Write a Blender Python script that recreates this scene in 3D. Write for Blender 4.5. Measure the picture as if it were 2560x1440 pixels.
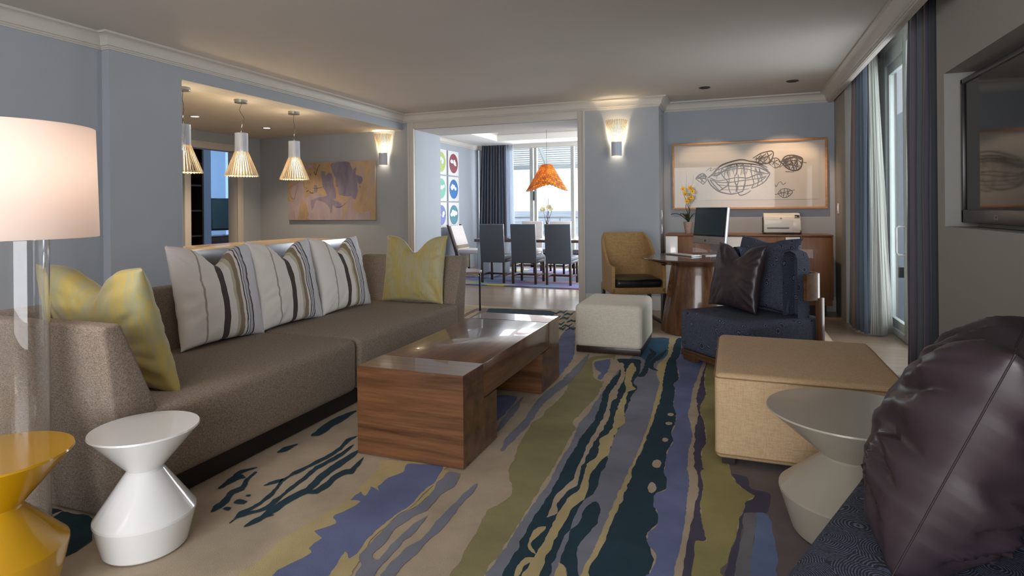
import bpy, bmesh, math, random
from mathutils import Vector, Matrix, noise
for o in list(bpy.data.objects): bpy.data.objects.remove(o)
SC=bpy.context.scene; COL=SC.collection
R=math.radians
# ---------------- camera ----------------
cd=bpy.data.cameras.new('camera'); cam=bpy.data.objects.new('camera',cd); COL.objects.link(cam)
cd.sensor_width=36.0; cd.lens=36.0*1486/2560; cd.shift_y=-198.0/2560; cd.clip_start=.05; cd.clip_end=20000
YAW=math.atan(555/1486.0); ROLL=R(0.5)
cam.matrix_world=Matrix.Translation((0,0,1.25))@Matrix.Rotation(YAW,4,'Z')@Matrix.Rotation(R(90),4,'X')@Matrix.Rotation(-ROLL,4,'Z')
SC.camera=cam
SC.view_settings.view_transform='Standard'; SC.view_settings.look='None'; SC.view_settings.gamma=1; SC.view_settings.use_curve_mapping=False
SC.view_settings.exposure=0.13
# ---------------- sky ----------------
wd=bpy.data.worlds.new('sky'); SC.world=wd; wd.use_nodes=True
nt=wd.node_tree; bg=nt.nodes['Background']
tc=nt.nodes.new('ShaderNodeTexCoord'); sp=nt.nodes.new('ShaderNodeSeparateXYZ'); rp=nt.nodes.new('ShaderNodeValToRGB')
nt.links.new(tc.outputs['Generated'],sp.inputs[0]); nt.links.new(sp.outputs['Z'],rp.inputs[0]); nt.links.new(rp.outputs[0],bg.inputs[0])
rp.color_ramp.elements[0].position=0.0; rp.color_ramp.elements[0].color=(.86,.92,1.0,1)
rp.color_ramp.elements[1].position=0.6; rp.color_ramp.elements[1].color=(.62,.74,.94,1)
bg.inputs[1].default_value=1.25
# ---------------- daylight through the windows, plus added fill lamps ----------------
def area(name,loc,rot,sx,sy,power,col):
    l=bpy.data.lights.new(name,'AREA'); l.shape='RECTANGLE'; l.size=sx; l.size_y=sy; l.energy=power; l.color=col
    o=bpy.data.objects.new(name,l); o.location=loc; o.rotation_euler=rot; COL.objects.link(o); return o
area('daylight_dining',(-2.4,12.35,1.5),(R(-90),0,0),5.0,2.4,300,(.92,.96,1.0))
area('fill_dining_side',(.42,10.2,1.5),(0,R(90),0),2.2,2.6,150,(.94,.97,1.0))  # added fill to brighten drapes and art wall; the right wall has no window
area('fill_behind_camera',(-.7,-2.94,1.35),(R(90),0,0),3.6,2.2,185,(.97,.98,1.0))  # added fill lamp for the unseen end of the room behind the camera
area('daylight_balcony_door',(1.75,5.9,1.4),(0,R(90),0),2.4,2.0,62,(.93,.98,1.0))
area('fill_bedroom',(-9.2,6.6,1.9),(R(100),0,0),1.6,1.2,130,(.80,.90,1.0))  # added fill inside the bedroom to brighten its wall; no window built there
RUG=[('olive', [(-0.911, 1.799), (-0.92, 1.902), (-0.934, 2.015), (-0.94, 2.098), (-0.956, 2.184), (-0.961, 2.265), (-0.933, 2.326), (-0.919, 2.404), (-0.929, 2.467), (-0.982, 2.56), (-1.019, 2.656), (-1.031, 2.77), (-1.067, 2.911), (-1.09, 3.103), (-1.107, 3.289), (-1.083, 3.401), (-1.092, 3.489), (-1.076, 3.67), (-1.082, 3.929), (-1.117, 4.11), (-1.128, 4.373), (-1.139, 4.669), (-1.122, 4.874), (-0.951, 5.001), (-0.922, 4.679), (-0.874, 4.118), (-0.858, 3.828), (-0.871, 3.661), (-0.882, 3.506), (-0.885, 3.332), (-0.849, 3.28), (-0.839, 3.074), (-0.822, 2.795), (-0.82, 2.596), (-0.81, 2.37), (-0.806, 2.191), (-0.802, 2.035), (-0.806, 1.931), (-0.806, 1.836)]), ('cream', [(-1.086, 4.785), (-0.948, 4.898), (-0.882, 4.513), (-0.887, 4.213), (-0.962, 4.265), (-1.034, 4.52)]), ('peri', [(-1.065, 4.726), (-0.962, 4.846), (-0.917, 4.56), (-0.91, 4.257), (-0.947, 4.281), (-0.954, 4.432), (-1.01, 4.516)]), ('grey', [(-0.794, 1.841), (-0.795, 1.959), (-0.798, 2.105), (-0.801, 2.271), (-0.802, 2.427), (-0.797, 2.583), (-0.813, 2.798), (-0.815, 3.026), (-0.846, 3.313), (-0.838, 3.522), (-0.841, 3.751), (-0.841, 4.058), (-0.841, 4.414), (-0.826, 4.839), (-0.786, 5.201), (-0.792, 5.729), (-0.581, 5.772), (-0.534, 5.14), (-0.574, 4.796), (-0.548, 4.513), (-0.504, 4.318), (-0.488, 3.955), (-0.47, 3.578), (-0.466, 3.261), (-0.468, 2.942), (-0.475, 2.759), (-0.479, 2.578), (-0.481, 2.418), (-0.484, 2.275), (-0.487, 2.12), (-0.493, 1.994), (-0.498, 1.947)]), ('teal2', [(-0.792, 5.729), (-0.584, 5.798), (-0.531, 5.141), (-0.588, 4.919), (-0.677, 4.889), (-0.791, 5.126)]), ('navy', [(-0.741, 1.86), (-0.75, 1.975), (-0.756, 2.12), (-0.765, 2.237), (-0.763, 2.386), (-0.767, 2.573), (-0.775, 2.765), (-0.783, 2.984), (-0.786, 3.209), (-0.776, 3.404), (-0.794, 3.649), (-0.836, 3.967), (-0.839, 4.255), (-0.823, 4.476), (-0.849, 4.704), (-0.904, 4.879), (-0.726, 4.905), (-0.674, 4.47), (-0.684, 4.257), (-0.633, 4.152), (-0.643, 3.945), (-0.632, 3.743), (-0.624, 3.56), (-0.61, 3.428), (-0.625, 3.265), (-0.612, 3.097), (-0.603, 2.969), (-0.588, 2.877), (-0.594, 2.761), (-0.582, 2.639), (-0.582, 2.541), (-0.607, 2.468), (-0.612, 2.355), (-0.608, 2.246), (-0.607, 2.159), (-0.607, 2.078), (-0.603, 1.991), (-0.603, 1.909)]), ('navy', [(-0.59, 2.413), (-0.559, 2.476), (-0.526, 2.419), (-0.518, 2.308), (-0.533, 2.221), (-0.545, 2.133), (-0.541, 2.075), (-0.498, 1.947), (-0.535, 1.933), (-0.552, 1.985), (-0.584, 1.998), (-0.594, 2.109), (-0.601, 2.204), (-0.583, 2.301)]), ('sand', [(-0.786, 4.604), (-0.747, 4.286), (-0.701, 4.059), (-0.697, 3.884), (-0.684, 3.611), (-0.663, 3.409), (-0.655, 3.254), (-0.688, 3.155), (-0.655, 2.976), (-0.674, 2.823), (-0.666, 2.671), (-0.651, 2.575), (-0.673, 2.491), (-0.681, 2.364), (-0.68, 2.251), (-0.677, 2.162), (-0.674, 2.08), (-0.678, 2.001), (-0.679, 1.94), (-0.68, 1.882), (-0.63, 1.899), (-0.632, 1.968), (-0.636, 2.054), (-0.638, 2.134), (-0.637, 2.266), (-0.639, 2.396), (-0.609, 2.476), (-0.618, 2.586), (-0.637, 2.724), (-0.625, 2.864), (-0.604, 2.994), (-0.609, 3.098), (-0.622, 3.251), (-0.616, 3.367), (-0.6, 3.464), (-0.633, 3.592), (-0.659, 3.813), (-0.681, 4.02), (-0.636, 4.104), (-0.672, 4.163), (-0.709, 4.351), (-0.716, 4.628), (-0.772, 4.793)]), ('cream', [(-0.867, 4.761), (-0.8, 4.428), (-0.788, 4.172), (-0.79, 3.938), (-0.756, 3.701), (-0.736, 3.486), (-0.732, 3.258), (-0.731, 3.111), (-0.724, 2.952), (-0.713, 2.786), (-0.699, 2.659), (-0.713, 2.573), (-0.73, 2.508), (-0.725, 2.4), (-0.713, 2.279), (-0.687, 2.328), (-0.709, 2.406), (-0.701, 2.499), (-0.672, 2.587), (-0.674, 2.668), (-0.695, 2.77), (-0.7, 2.935), (-0.706, 3.092), (-0.701, 3.269), (-0.703, 3.497), (-0.733, 3.709), (-0.743, 3.826), (-0.726, 3.873), (-0.753, 4.088), (-0.755, 4.336), (-0.832, 4.741)]), ('sand', [(-0.697, 2.214), (-0.725, 2.189), (-0.735, 2.114), (-0.725, 2.062), (-0.696, 2.033), (-0.676, 2.027), (-0.697, 2.059), (-0.713, 2.094), (-0.706, 2.145)]), ('sand', [(-0.673, 2.009), (-0.704, 1.992), (-0.714, 1.939), (-0.708, 1.883), (-0.694, 1.893), (-0.695, 1.946), (-0.676, 1.983)]), ('sand', [(-0.587, 2.009), (-0.56, 1.988), (-0.537, 1.933), (-0.575, 1.919)]), ('sand', [(-0.498, 1.947), (-0.493, 1.994), (-0.487, 2.12), (-0.484, 2.275), (-0.481, 2.418), (-0.479, 2.578), (-0.475, 2.759), (-0.468, 2.942), (-0.466, 3.261), (-0.47, 3.578), (-0.488, 3.955), (-0.504, 4.318), (-0.548, 4.513), (-0.574, 4.796), (-0.534, 5.14), (-0.581, 5.772), (-0.581, 5.772), (-0.519, 5.774), (-0.504, 5.15), (-0.515, 4.879), (-0.489, 4.426), (-0.461, 4.051), (-0.454, 3.728), (-0.451, 3.386), (-0.451, 3.153), (-0.458, 2.876), (-0.456, 2.643), (-0.457, 2.46), (-0.464, 2.328), (-0.46, 2.197), (-0.466, 2.089), (-0.464, 1.959)]), ('navy', [(-0.464, 1.959), (-0.466, 2.089), (-0.46, 2.197), (-0.464, 2.328), (-0.457, 2.46), (-0.456, 2.643), (-0.458, 2.876), (-0.451, 3.153), (-0.451, 3.386), (-0.454, 3.728), (-0.461, 4.051), (-0.489, 4.426), (-0.515, 4.879), (-0.504, 5.15), (-0.519, 5.774), (-0.471, 5.835), (-0.434, 5.173), (-0.448, 4.966), (-0.383, 4.462), (-0.409, 4.301), (-0.388, 4.212), (-0.375, 3.994), (-0.366, 3.835), (-0.336, 3.695), (-0.326, 3.526), (-0.333, 3.366), (-0.312, 3.257), (-0.328, 3.116), (-0.32, 2.947), (-0.319, 2.857), (-0.294, 2.781), (-0.292, 2.682), (-0.328, 2.631), (-0.325, 2.541), (-0.293, 2.435), (-0.293, 2.373), (-0.318, 2.305), (-0.314, 2.249), (-0.284, 2.18), (-0.271, 2.134), (-0.278, 2.059), (-0.286, 2.022)]), ('peri', [(-0.286, 2.022), (-0.278, 2.059), (-0.271, 2.134), (-0.284, 2.18), (-0.314, 2.249), (-0.318, 2.305), (-0.293, 2.373), (-0.293, 2.435), (-0.325, 2.541), (-0.328, 2.631), (-0.292, 2.682), (-0.294, 2.781), (-0.319, 2.857), (-0.32, 2.947), (-0.328, 3.116), (-0.312, 3.257), (-0.333, 3.366), (-0.326, 3.526), (-0.336, 3.695), (-0.366, 3.835), (-0.375, 3.994), (-0.388, 4.212), (-0.409, 4.301), (-0.383, 4.462), (-0.448, 4.966), (-0.434, 5.173), (-0.471, 5.835), (-0.376, 5.866), (-0.237, 5.102), (-0.251, 4.784), (-0.261, 4.451), (-0.272, 4.205), (-0.263, 3.87), (-0.27, 3.718), (-0.243, 3.555), (-0.219, 3.347), (-0.226, 3.152), (-0.216, 2.938), (-0.196, 2.775), (-0.197, 2.622), (-0.19, 2.472), (-0.192, 2.349), (-0.193, 2.225), (-0.201, 2.122), (-0.201, 2.053)]), ('cream', [(-0.201, 2.053), (-0.201, 2.122), (-0.193, 2.225), (-0.192, 2.349), (-0.19, 2.472), (-0.197, 2.622), (-0.196, 2.775), (-0.216, 2.938), (-0.226, 3.152), (-0.219, 3.347), (-0.243, 3.555), (-0.27, 3.718), (-0.263, 3.87), (-0.272, 4.205), (-0.261, 4.451), (-0.251, 4.784), (-0.237, 5.102), (-0.207, 5.112), (-0.223, 4.794), (-0.235, 4.46), (-0.238, 4.041), (-0.21, 3.738), (-0.213, 3.598), (-0.209, 3.35), (-0.201, 3.135), (-0.188, 2.993), (-0.159, 2.788), (-0.158, 2.618), (-0.165, 2.481), (-0.167, 2.344), (-0.173, 2.232), (-0.17, 2.064)]), ('plum', [(-0.17, 2.064), (-0.173, 2.232), (-0.167, 2.344), (-0.165, 2.481), (-0.158, 2.618), (-0.159, 2.788), (-0.188, 2.993), (-0.201, 3.135), (-0.209, 3.35), (-0.213, 3.598), (-0.21, 3.738), (-0.238, 4.041), (-0.235, 4.46), (-0.223, 4.794), (-0.207, 5.112), (-0.199, 5.115), (-0.214, 4.739), (-0.204, 4.37), (-0.182, 4.146), (-0.206, 3.89), (-0.199, 3.742), (-0.169, 3.58), (-0.146, 3.287), (-0.165, 3.173), (-0.153, 3.006), (-0.141, 2.953), (-0.157, 2.914), (-0.138, 2.775), (-0.141, 2.606), (-0.13, 2.461), (-0.106, 2.323), (-0.143, 2.303), (-0.14, 2.181), (-0.143, 2.074)]), ('olive2', [(-0.143, 2.074), (-0.14, 2.181), (-0.143, 2.303), (-0.106, 2.323), (-0.13, 2.461), (-0.141, 2.606), (-0.138, 2.775), (-0.157, 2.914), (-0.141, 2.953), (-0.153, 3.006), (-0.165, 3.173), (-0.146, 3.287), (-0.169, 3.58), (-0.199, 3.742), (-0.206, 3.89), (-0.182, 4.146), (-0.204, 4.37), (-0.214, 4.739), (-0.199, 5.115), (-0.073, 5.157), (-0.049, 3.188), (-0.029, 3.003), (-0.02, 2.919), (0.02, 2.811), (0.074, 2.754), (0.042, 2.689), (0.025, 2.597), (0.01, 2.527), (0.002, 2.433), (-0.005, 2.345), (-0.024, 2.234), (-0.036, 2.112)]), ('taupe', [(-0.023, 3.803), (0.82, 4.102), (0.469, 2.292), (-0.036, 2.112), (-0.024, 2.234), (0.002, 2.433), (0.025, 2.597), (0.074, 2.754), (-0.02, 2.919)]), ('plum', [(-0.02, 2.94), (0.047, 2.932), (0.06, 2.816), (0.13, 2.793), (0.133, 2.703), (0.114, 2.612), (0.048, 2.597), (0.024, 2.47), (0.012, 2.351), (0.001, 2.231), (-0.008, 2.122), (-0.036, 2.112), (-0.024, 2.234), (-0.005, 2.345), (0.002, 2.433), (0.01, 2.527), (0.025, 2.597), (0.042, 2.689), (0.074, 2.754), (0.02, 2.811)]), ('grey2', [(0.025, 2.581), (0.076, 2.582), (0.065, 2.455), (0.055, 2.34), (0.046, 2.234), (0.047, 2.141), (-0.008, 2.122), (0.001, 2.231), (0.012, 2.351), (0.024, 2.47)]), ('peri2', [(0.077, 2.599), (0.12, 2.598), (0.128, 2.477), (0.133, 2.341), (0.123, 2.168), (0.047, 2.141), (0.046, 2.234), (0.055, 2.34), (0.065, 2.455)]), ('cream', [(-0.352, 3.671), (-0.355, 3.65), (-0.365, 3.639), (-0.376, 3.643), (-0.383, 3.661), (-0.38, 3.682), (-0.37, 3.694), (-0.358, 3.69)]), ('cream', [(-0.342, 3.514), (-0.345, 3.492), (-0.357, 3.48), (-0.37, 3.483), (-0.377, 3.502), (-0.374, 3.524), (-0.362, 3.537), (-0.349, 3.533)]), ('cream', [(-0.34, 3.256), (-0.342, 3.233), (-0.352, 3.221), (-0.363, 3.226), (-0.37, 3.245), (-0.368, 3.268), (-0.358, 3.281), (-0.347, 3.275)]), ('cream', [(-0.339, 2.945), (-0.341, 2.908), (-0.355, 2.889), (-0.371, 2.898), (-0.382, 2.93), (-0.38, 2.968), (-0.366, 2.988), (-0.349, 2.978)]), ('cream', [(-0.333, 2.687), (-0.334, 2.648), (-0.344, 2.629), (-0.359, 2.639), (-0.369, 2.674), (-0.368, 2.713), (-0.358, 2.734), (-0.343, 2.722)]), ('navy', [(-0.702, 5.285), (-0.674, 5.175), (-0.688, 4.994), (-0.668, 4.677), (-0.671, 4.527), (-0.674, 4.433), (-0.665, 4.403), (-0.629, 4.432), (-0.623, 4.626), (-0.64, 4.926), (-0.628, 5.17), (-0.699, 5.324)]), ('navy', [(-0.564, 5.325), (-0.596, 5.173), (-0.635, 4.946), (-0.624, 4.666), (-0.554, 4.611), (-0.554, 4.637), (-0.603, 4.718), (-0.602, 4.872), (-0.565, 5.076), (-0.556, 5.301)]), ('navy', [(-0.583, 4.999), (-0.641, 4.91), (-0.635, 4.721), (-0.628, 4.711), (-0.617, 4.835), (-0.578, 4.975)]), ('grey', [(-1.17, 4.948), (-1.177, 4.484), (-1.177, 4.16), (-1.202, 3.859), (-1.2, 3.592), (-1.166, 3.306), (-1.167, 3.147), (-1.167, 2.992), (-1.133, 2.847), (-1.121, 2.838), (-1.118, 2.944), (-1.116, 3.086), (-1.113, 3.25), (-1.142, 3.525), (-1.14, 3.759), (-1.111, 4.044), (-1.107, 4.369), (-1.151, 4.914)]), ('peri', [(-1.488, 3.656), (-1.346, 3.683), (-1.321, 3.506), (-1.311, 3.219)]), ('grey', [(-1.316, 3.682), (-1.311, 3.471), (-1.293, 3.259), (-1.254, 3.054), (-1.242, 3.043), (-1.243, 3.209), (-1.258, 3.414), (-1.302, 3.666)]), ('navy2', [(-2.879, 6.843), (-2.091, 6.914), (-1.978, 6.462), (-2.744, 6.347)]), ('peri', [(-1.593, 6.113), (-1.611, 5.793), (-1.545, 5.35), (-1.351, 4.663), (-1.277, 4.159), (-1.224, 4.285), (-1.277, 4.892)]), ('navy', [(-2.034, 6.625), (-2.014, 6.742), (-1.954, 6.68), (-1.981, 6.92), (-1.992, 6.945), (-1.995, 6.801), (-2.054, 6.867), (-2.044, 6.651)]), ('navy', [(-1.965, 6.714), (-1.944, 6.833), (-1.885, 6.77), (-1.91, 7.0), (-1.92, 7.0), (-1.925, 6.893), (-1.984, 6.961), (-1.976, 6.741)]), ('navy', [(-1.855, 6.616), (-1.833, 6.731), (-1.776, 6.67), (-1.797, 6.907), (-1.807, 6.932), (-1.813, 6.789), (-1.87, 6.855), (-1.865, 6.642)]), ('navy', [(-1.832, 6.371), (-1.81, 6.479), (-1.756, 6.423), (-1.775, 6.643), (-1.784, 6.666), (-1.791, 6.533), (-1.845, 6.594), (-1.841, 6.395)]), ('navy', [(-1.8, 6.035), (-1.778, 6.132), (-1.727, 6.083), (-1.744, 6.281), (-1.753, 6.302), (-1.76, 6.182), (-1.811, 6.235), (-1.809, 6.056)]), ('navy', [(-1.694, 5.961), (-1.671, 6.056), (-1.622, 6.008), (-1.636, 6.201), (-1.644, 6.22), (-1.652, 6.104), (-1.702, 6.156), (-1.702, 5.982)]), ('navy', [(-1.705, 6.234), (-1.682, 6.337), (-1.631, 6.284), (-1.645, 6.494), (-1.654, 6.516), (-1.663, 6.389), (-1.715, 6.446), (-1.714, 6.257)]), ('navy', [(-1.71, 5.8), (-1.688, 5.891), (-1.639, 5.845), (-1.653, 6.029), (-1.662, 6.047), (-1.67, 5.937), (-1.718, 5.985), (-1.718, 5.82)]), ('navy', [(-1.607, 5.833), (-1.584, 5.924), (-1.536, 5.879), (-1.547, 6.063), (-1.555, 6.082), (-1.565, 5.971), (-1.612, 6.02), (-1.614, 5.853)]), ('navy', [(-1.935, 6.338), (-1.914, 6.446), (-1.859, 6.39), (-1.881, 6.609), (-1.891, 6.632), (-1.896, 6.5), (-1.951, 6.56), (-1.945, 6.362)]), ('rose', [(-2.988, 6.336), (-3.018, 6.799), (-2.868, 6.816), (-2.755, 6.343), (-2.807, 5.951)]), ('cream', [(-2.897, 6.168), (-2.955, 6.626), (-2.893, 6.602), (-2.834, 6.163)]), ('sand', [(-1.586, 1.558), (-1.585, 1.64), (-1.585, 1.677), (-1.597, 1.738), (-1.612, 1.816), (-1.594, 1.881), (-1.589, 1.944), (-1.577, 2.013), (-1.562, 2.069), (-1.561, 2.122), (-1.567, 2.213), (-1.592, 2.324), (-1.598, 2.43), (-1.642, 2.532), (-1.33, 2.593), (-1.3, 2.535), (-1.277, 2.394), (-1.274, 2.297), (-1.27, 2.173), (-1.29, 2.098), (-1.286, 2.005), (-1.29, 1.945), (-1.287, 1.889), (-1.256, 1.795), (-1.241, 1.727), (-1.24, 1.681)]), ('sand', [(-1.3, 2.535), (-1.264, 2.525), (-1.244, 2.406), (-1.249, 2.287), (-1.254, 2.178), (-1.286, 2.092), (-1.282, 1.999), (-1.279, 1.927), (-1.286, 2.005), (-1.27, 2.173), (-1.277, 2.394)]), ('peri', [(-1.476, 1.597), (-1.475, 1.68), (-1.447, 1.759), (-1.478, 1.78), (-1.473, 1.851), (-1.529, 1.882), (-1.487, 1.957), (-1.527, 1.998), (-1.511, 2.053), (-1.499, 2.144), (-1.551, 2.135), (-1.55, 2.219), (-1.508, 2.187), (-1.536, 2.273), (-1.473, 2.246), (-1.503, 2.284), (-1.509, 2.374), (-1.473, 2.452), (-1.5, 2.534), (-1.328, 2.57), (-1.286, 2.391), (-1.29, 2.292), (-1.278, 2.187), (-1.298, 2.112), (-1.301, 2.015), (-1.305, 1.954), (-1.301, 1.884), (-1.291, 1.821), (-1.292, 1.776), (-1.331, 1.806), (-1.32, 1.747), (-1.311, 1.702), (-1.302, 1.659)]), ('grey', [(-1.273, 2.522), (-1.208, 2.523), (-1.182, 2.388), (-1.21, 2.32), (-1.197, 2.216), (-1.2, 2.163), (-1.229, 2.088), (-1.242, 2.006), (-1.233, 1.936), (-1.225, 1.884), (-1.231, 1.842), (-1.214, 1.804), (-1.191, 1.806), (-1.198, 1.88), (-1.198, 1.949), (-1.199, 2.006), (-1.192, 2.069), (-1.174, 2.131), (-1.163, 2.064), (-1.164, 1.99), (-1.171, 1.931), (-1.164, 1.866), (-1.165, 1.803), (-1.159, 1.745), (-1.153, 1.712), (-1.215, 1.69), (-1.229, 1.755), (-1.263, 1.792), (-1.272, 1.854), (-1.282, 1.933), (-1.286, 2.005), (-1.29, 2.098), (-1.254, 2.178), (-1.249, 2.287), (-1.269, 2.397), (-1.271, 2.458)]), ('grey', [(-1.099, 2.457), (-1.081, 2.365), (-1.084, 2.291), (-1.08, 2.189), (-1.07, 2.082), (-1.081, 1.991), (-1.084, 1.894), (-1.087, 1.83), (-1.089, 1.77), (-1.085, 1.737), (-1.128, 1.721), (-1.139, 1.775), (-1.138, 1.85), (-1.131, 1.904), (-1.116, 1.964), (-1.113, 2.052), (-1.118, 2.159), (-1.116, 2.244), (-1.113, 2.354)]), ('navy', [(-1.954, 2.763), (-1.974, 2.697), (-1.948, 2.594), (-1.943, 2.493), (-1.952, 2.416), (-1.962, 2.342), (-1.971, 2.271), (-1.97, 2.206), (-1.99, 2.179), (-2.001, 2.123), (-1.994, 2.117), (-1.964, 2.157), (-1.944, 2.185), (-1.944, 2.249), (-1.934, 2.319), (-1.924, 2.392), (-1.914, 2.468), (-1.919, 2.571), (-1.943, 2.671), (-1.946, 2.755)]), ('navy', [(-1.968, 2.205), (-1.94, 2.131), (-1.92, 2.063), (-1.908, 1.994), (-1.909, 1.942), (-1.923, 1.902), (-1.892, 1.82), (-1.886, 1.818), (-1.898, 1.888), (-1.885, 1.925), (-1.883, 1.978), (-1.894, 2.048), (-1.915, 2.119), (-1.961, 2.202)]), ('navy', [(-1.898, 2.648), (-1.893, 2.536), (-1.898, 2.436), (-1.909, 2.36), (-1.891, 2.254), (-1.879, 2.175), (-1.873, 2.118), (-1.862, 2.046), (-1.852, 1.979), (-1.858, 1.944), (-1.889, 1.913), (-1.906, 1.876), (-1.891, 1.824), (-1.885, 1.821), (-1.882, 1.86), (-1.866, 1.894), (-1.835, 1.925), (-1.827, 1.963), (-1.837, 2.031), (-1.847, 2.101), (-1.853, 2.158), (-1.864, 2.236), (-1.88, 2.338), (-1.869, 2.41), (-1.863, 2.511), (-1.89, 2.642)]), ('navy', [(-1.829, 2.6), (-1.841, 2.492), (-1.844, 2.419), (-1.838, 2.35), (-1.823, 2.246), (-1.805, 2.172), (-1.812, 2.133), (-1.824, 2.071), (-1.822, 1.999), (-1.825, 1.946), (-1.82, 1.899), (-1.819, 1.821), (-1.809, 1.815), (-1.78, 1.872), (-1.784, 1.919), (-1.78, 1.97), (-1.78, 2.04), (-1.769, 2.098), (-1.76, 2.141), (-1.777, 2.216), (-1.79, 2.315), (-1.795, 2.378), (-1.791, 2.449), (-1.816, 2.589)]), ('navy', [(-1.752, 2.523), (-1.735, 2.394), (-1.755, 2.38), (-1.769, 2.306), (-1.752, 2.227), (-1.756, 2.17), (-1.785, 2.127), (-1.776, 2.118), (-1.719, 2.136), (-1.714, 2.2), (-1.729, 2.275), (-1.715, 2.34), (-1.695, 2.362), (-1.742, 2.516)]), ('navy', [(-1.774, 1.926), (-1.807, 1.902), (-1.82, 1.872), (-1.809, 1.822), (-1.804, 1.819), (-1.801, 1.859), (-1.789, 1.886), (-1.769, 1.923)]), ('navy', [(-2.14, 2.212), (-2.131, 2.14), (-2.089, 2.076), (-2.102, 2.024), (-2.069, 1.958), (-2.06, 1.91), (-2.037, 1.863), (-2.028, 1.858), (-2.023, 1.89), (-2.032, 1.941), (-2.063, 2.001), (-2.05, 2.054), (-2.093, 2.122), (-2.13, 2.205)]), ('navy', [(-2.14, 2.16), (-2.2, 2.17), (-2.204, 2.111), (-2.174, 2.033), (-2.163, 2.027), (-2.158, 2.082), (-2.155, 2.131), (-2.13, 2.149)]), ('navy', [(-2.206, 3.1), (-2.241, 2.981), (-2.234, 2.861), (-2.217, 2.755), (-2.201, 2.683), (-2.184, 2.667), (-2.148, 2.694), (-2.162, 2.798), (-2.166, 2.909), (-2.187, 3.08)]), ('navy', [(-2.187, 2.555), (-2.217, 2.497), (-2.211, 2.439), (-2.201, 2.43), (-2.172, 2.459), (-2.175, 2.545)]), ('navy', [(-2.175, 2.256), (-2.226, 2.206), (-2.192, 2.117), (-2.184, 2.112), (-2.192, 2.181), (-2.167, 2.248)]), ('navy', [(-2.004, 2.013), (-2.005, 2.03), (-1.982, 2.03), (-1.978, 2.013)]), ('navy', [(-2.006, 1.95), (-2.003, 1.979), (-1.957, 1.982), (-1.953, 1.954)]), ('navy', [(-2.006, 1.89), (-2.008, 1.912), (-1.977, 1.912), (-1.97, 1.891)]), ('navy2', [(-2.763, 1.647), (-2.592, 1.659), (-2.445, 1.659), (-2.288, 1.545), (-2.267, 1.476), (-2.261, 1.421), (-2.179, 1.346), (-2.353, 1.283), (-2.875, 1.57)]), ('cream', [(-2.622, 1.659), (-2.635, 1.639), (-2.626, 1.605), (-2.617, 1.568), (-2.609, 1.586), (-2.613, 1.62)])]
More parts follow.
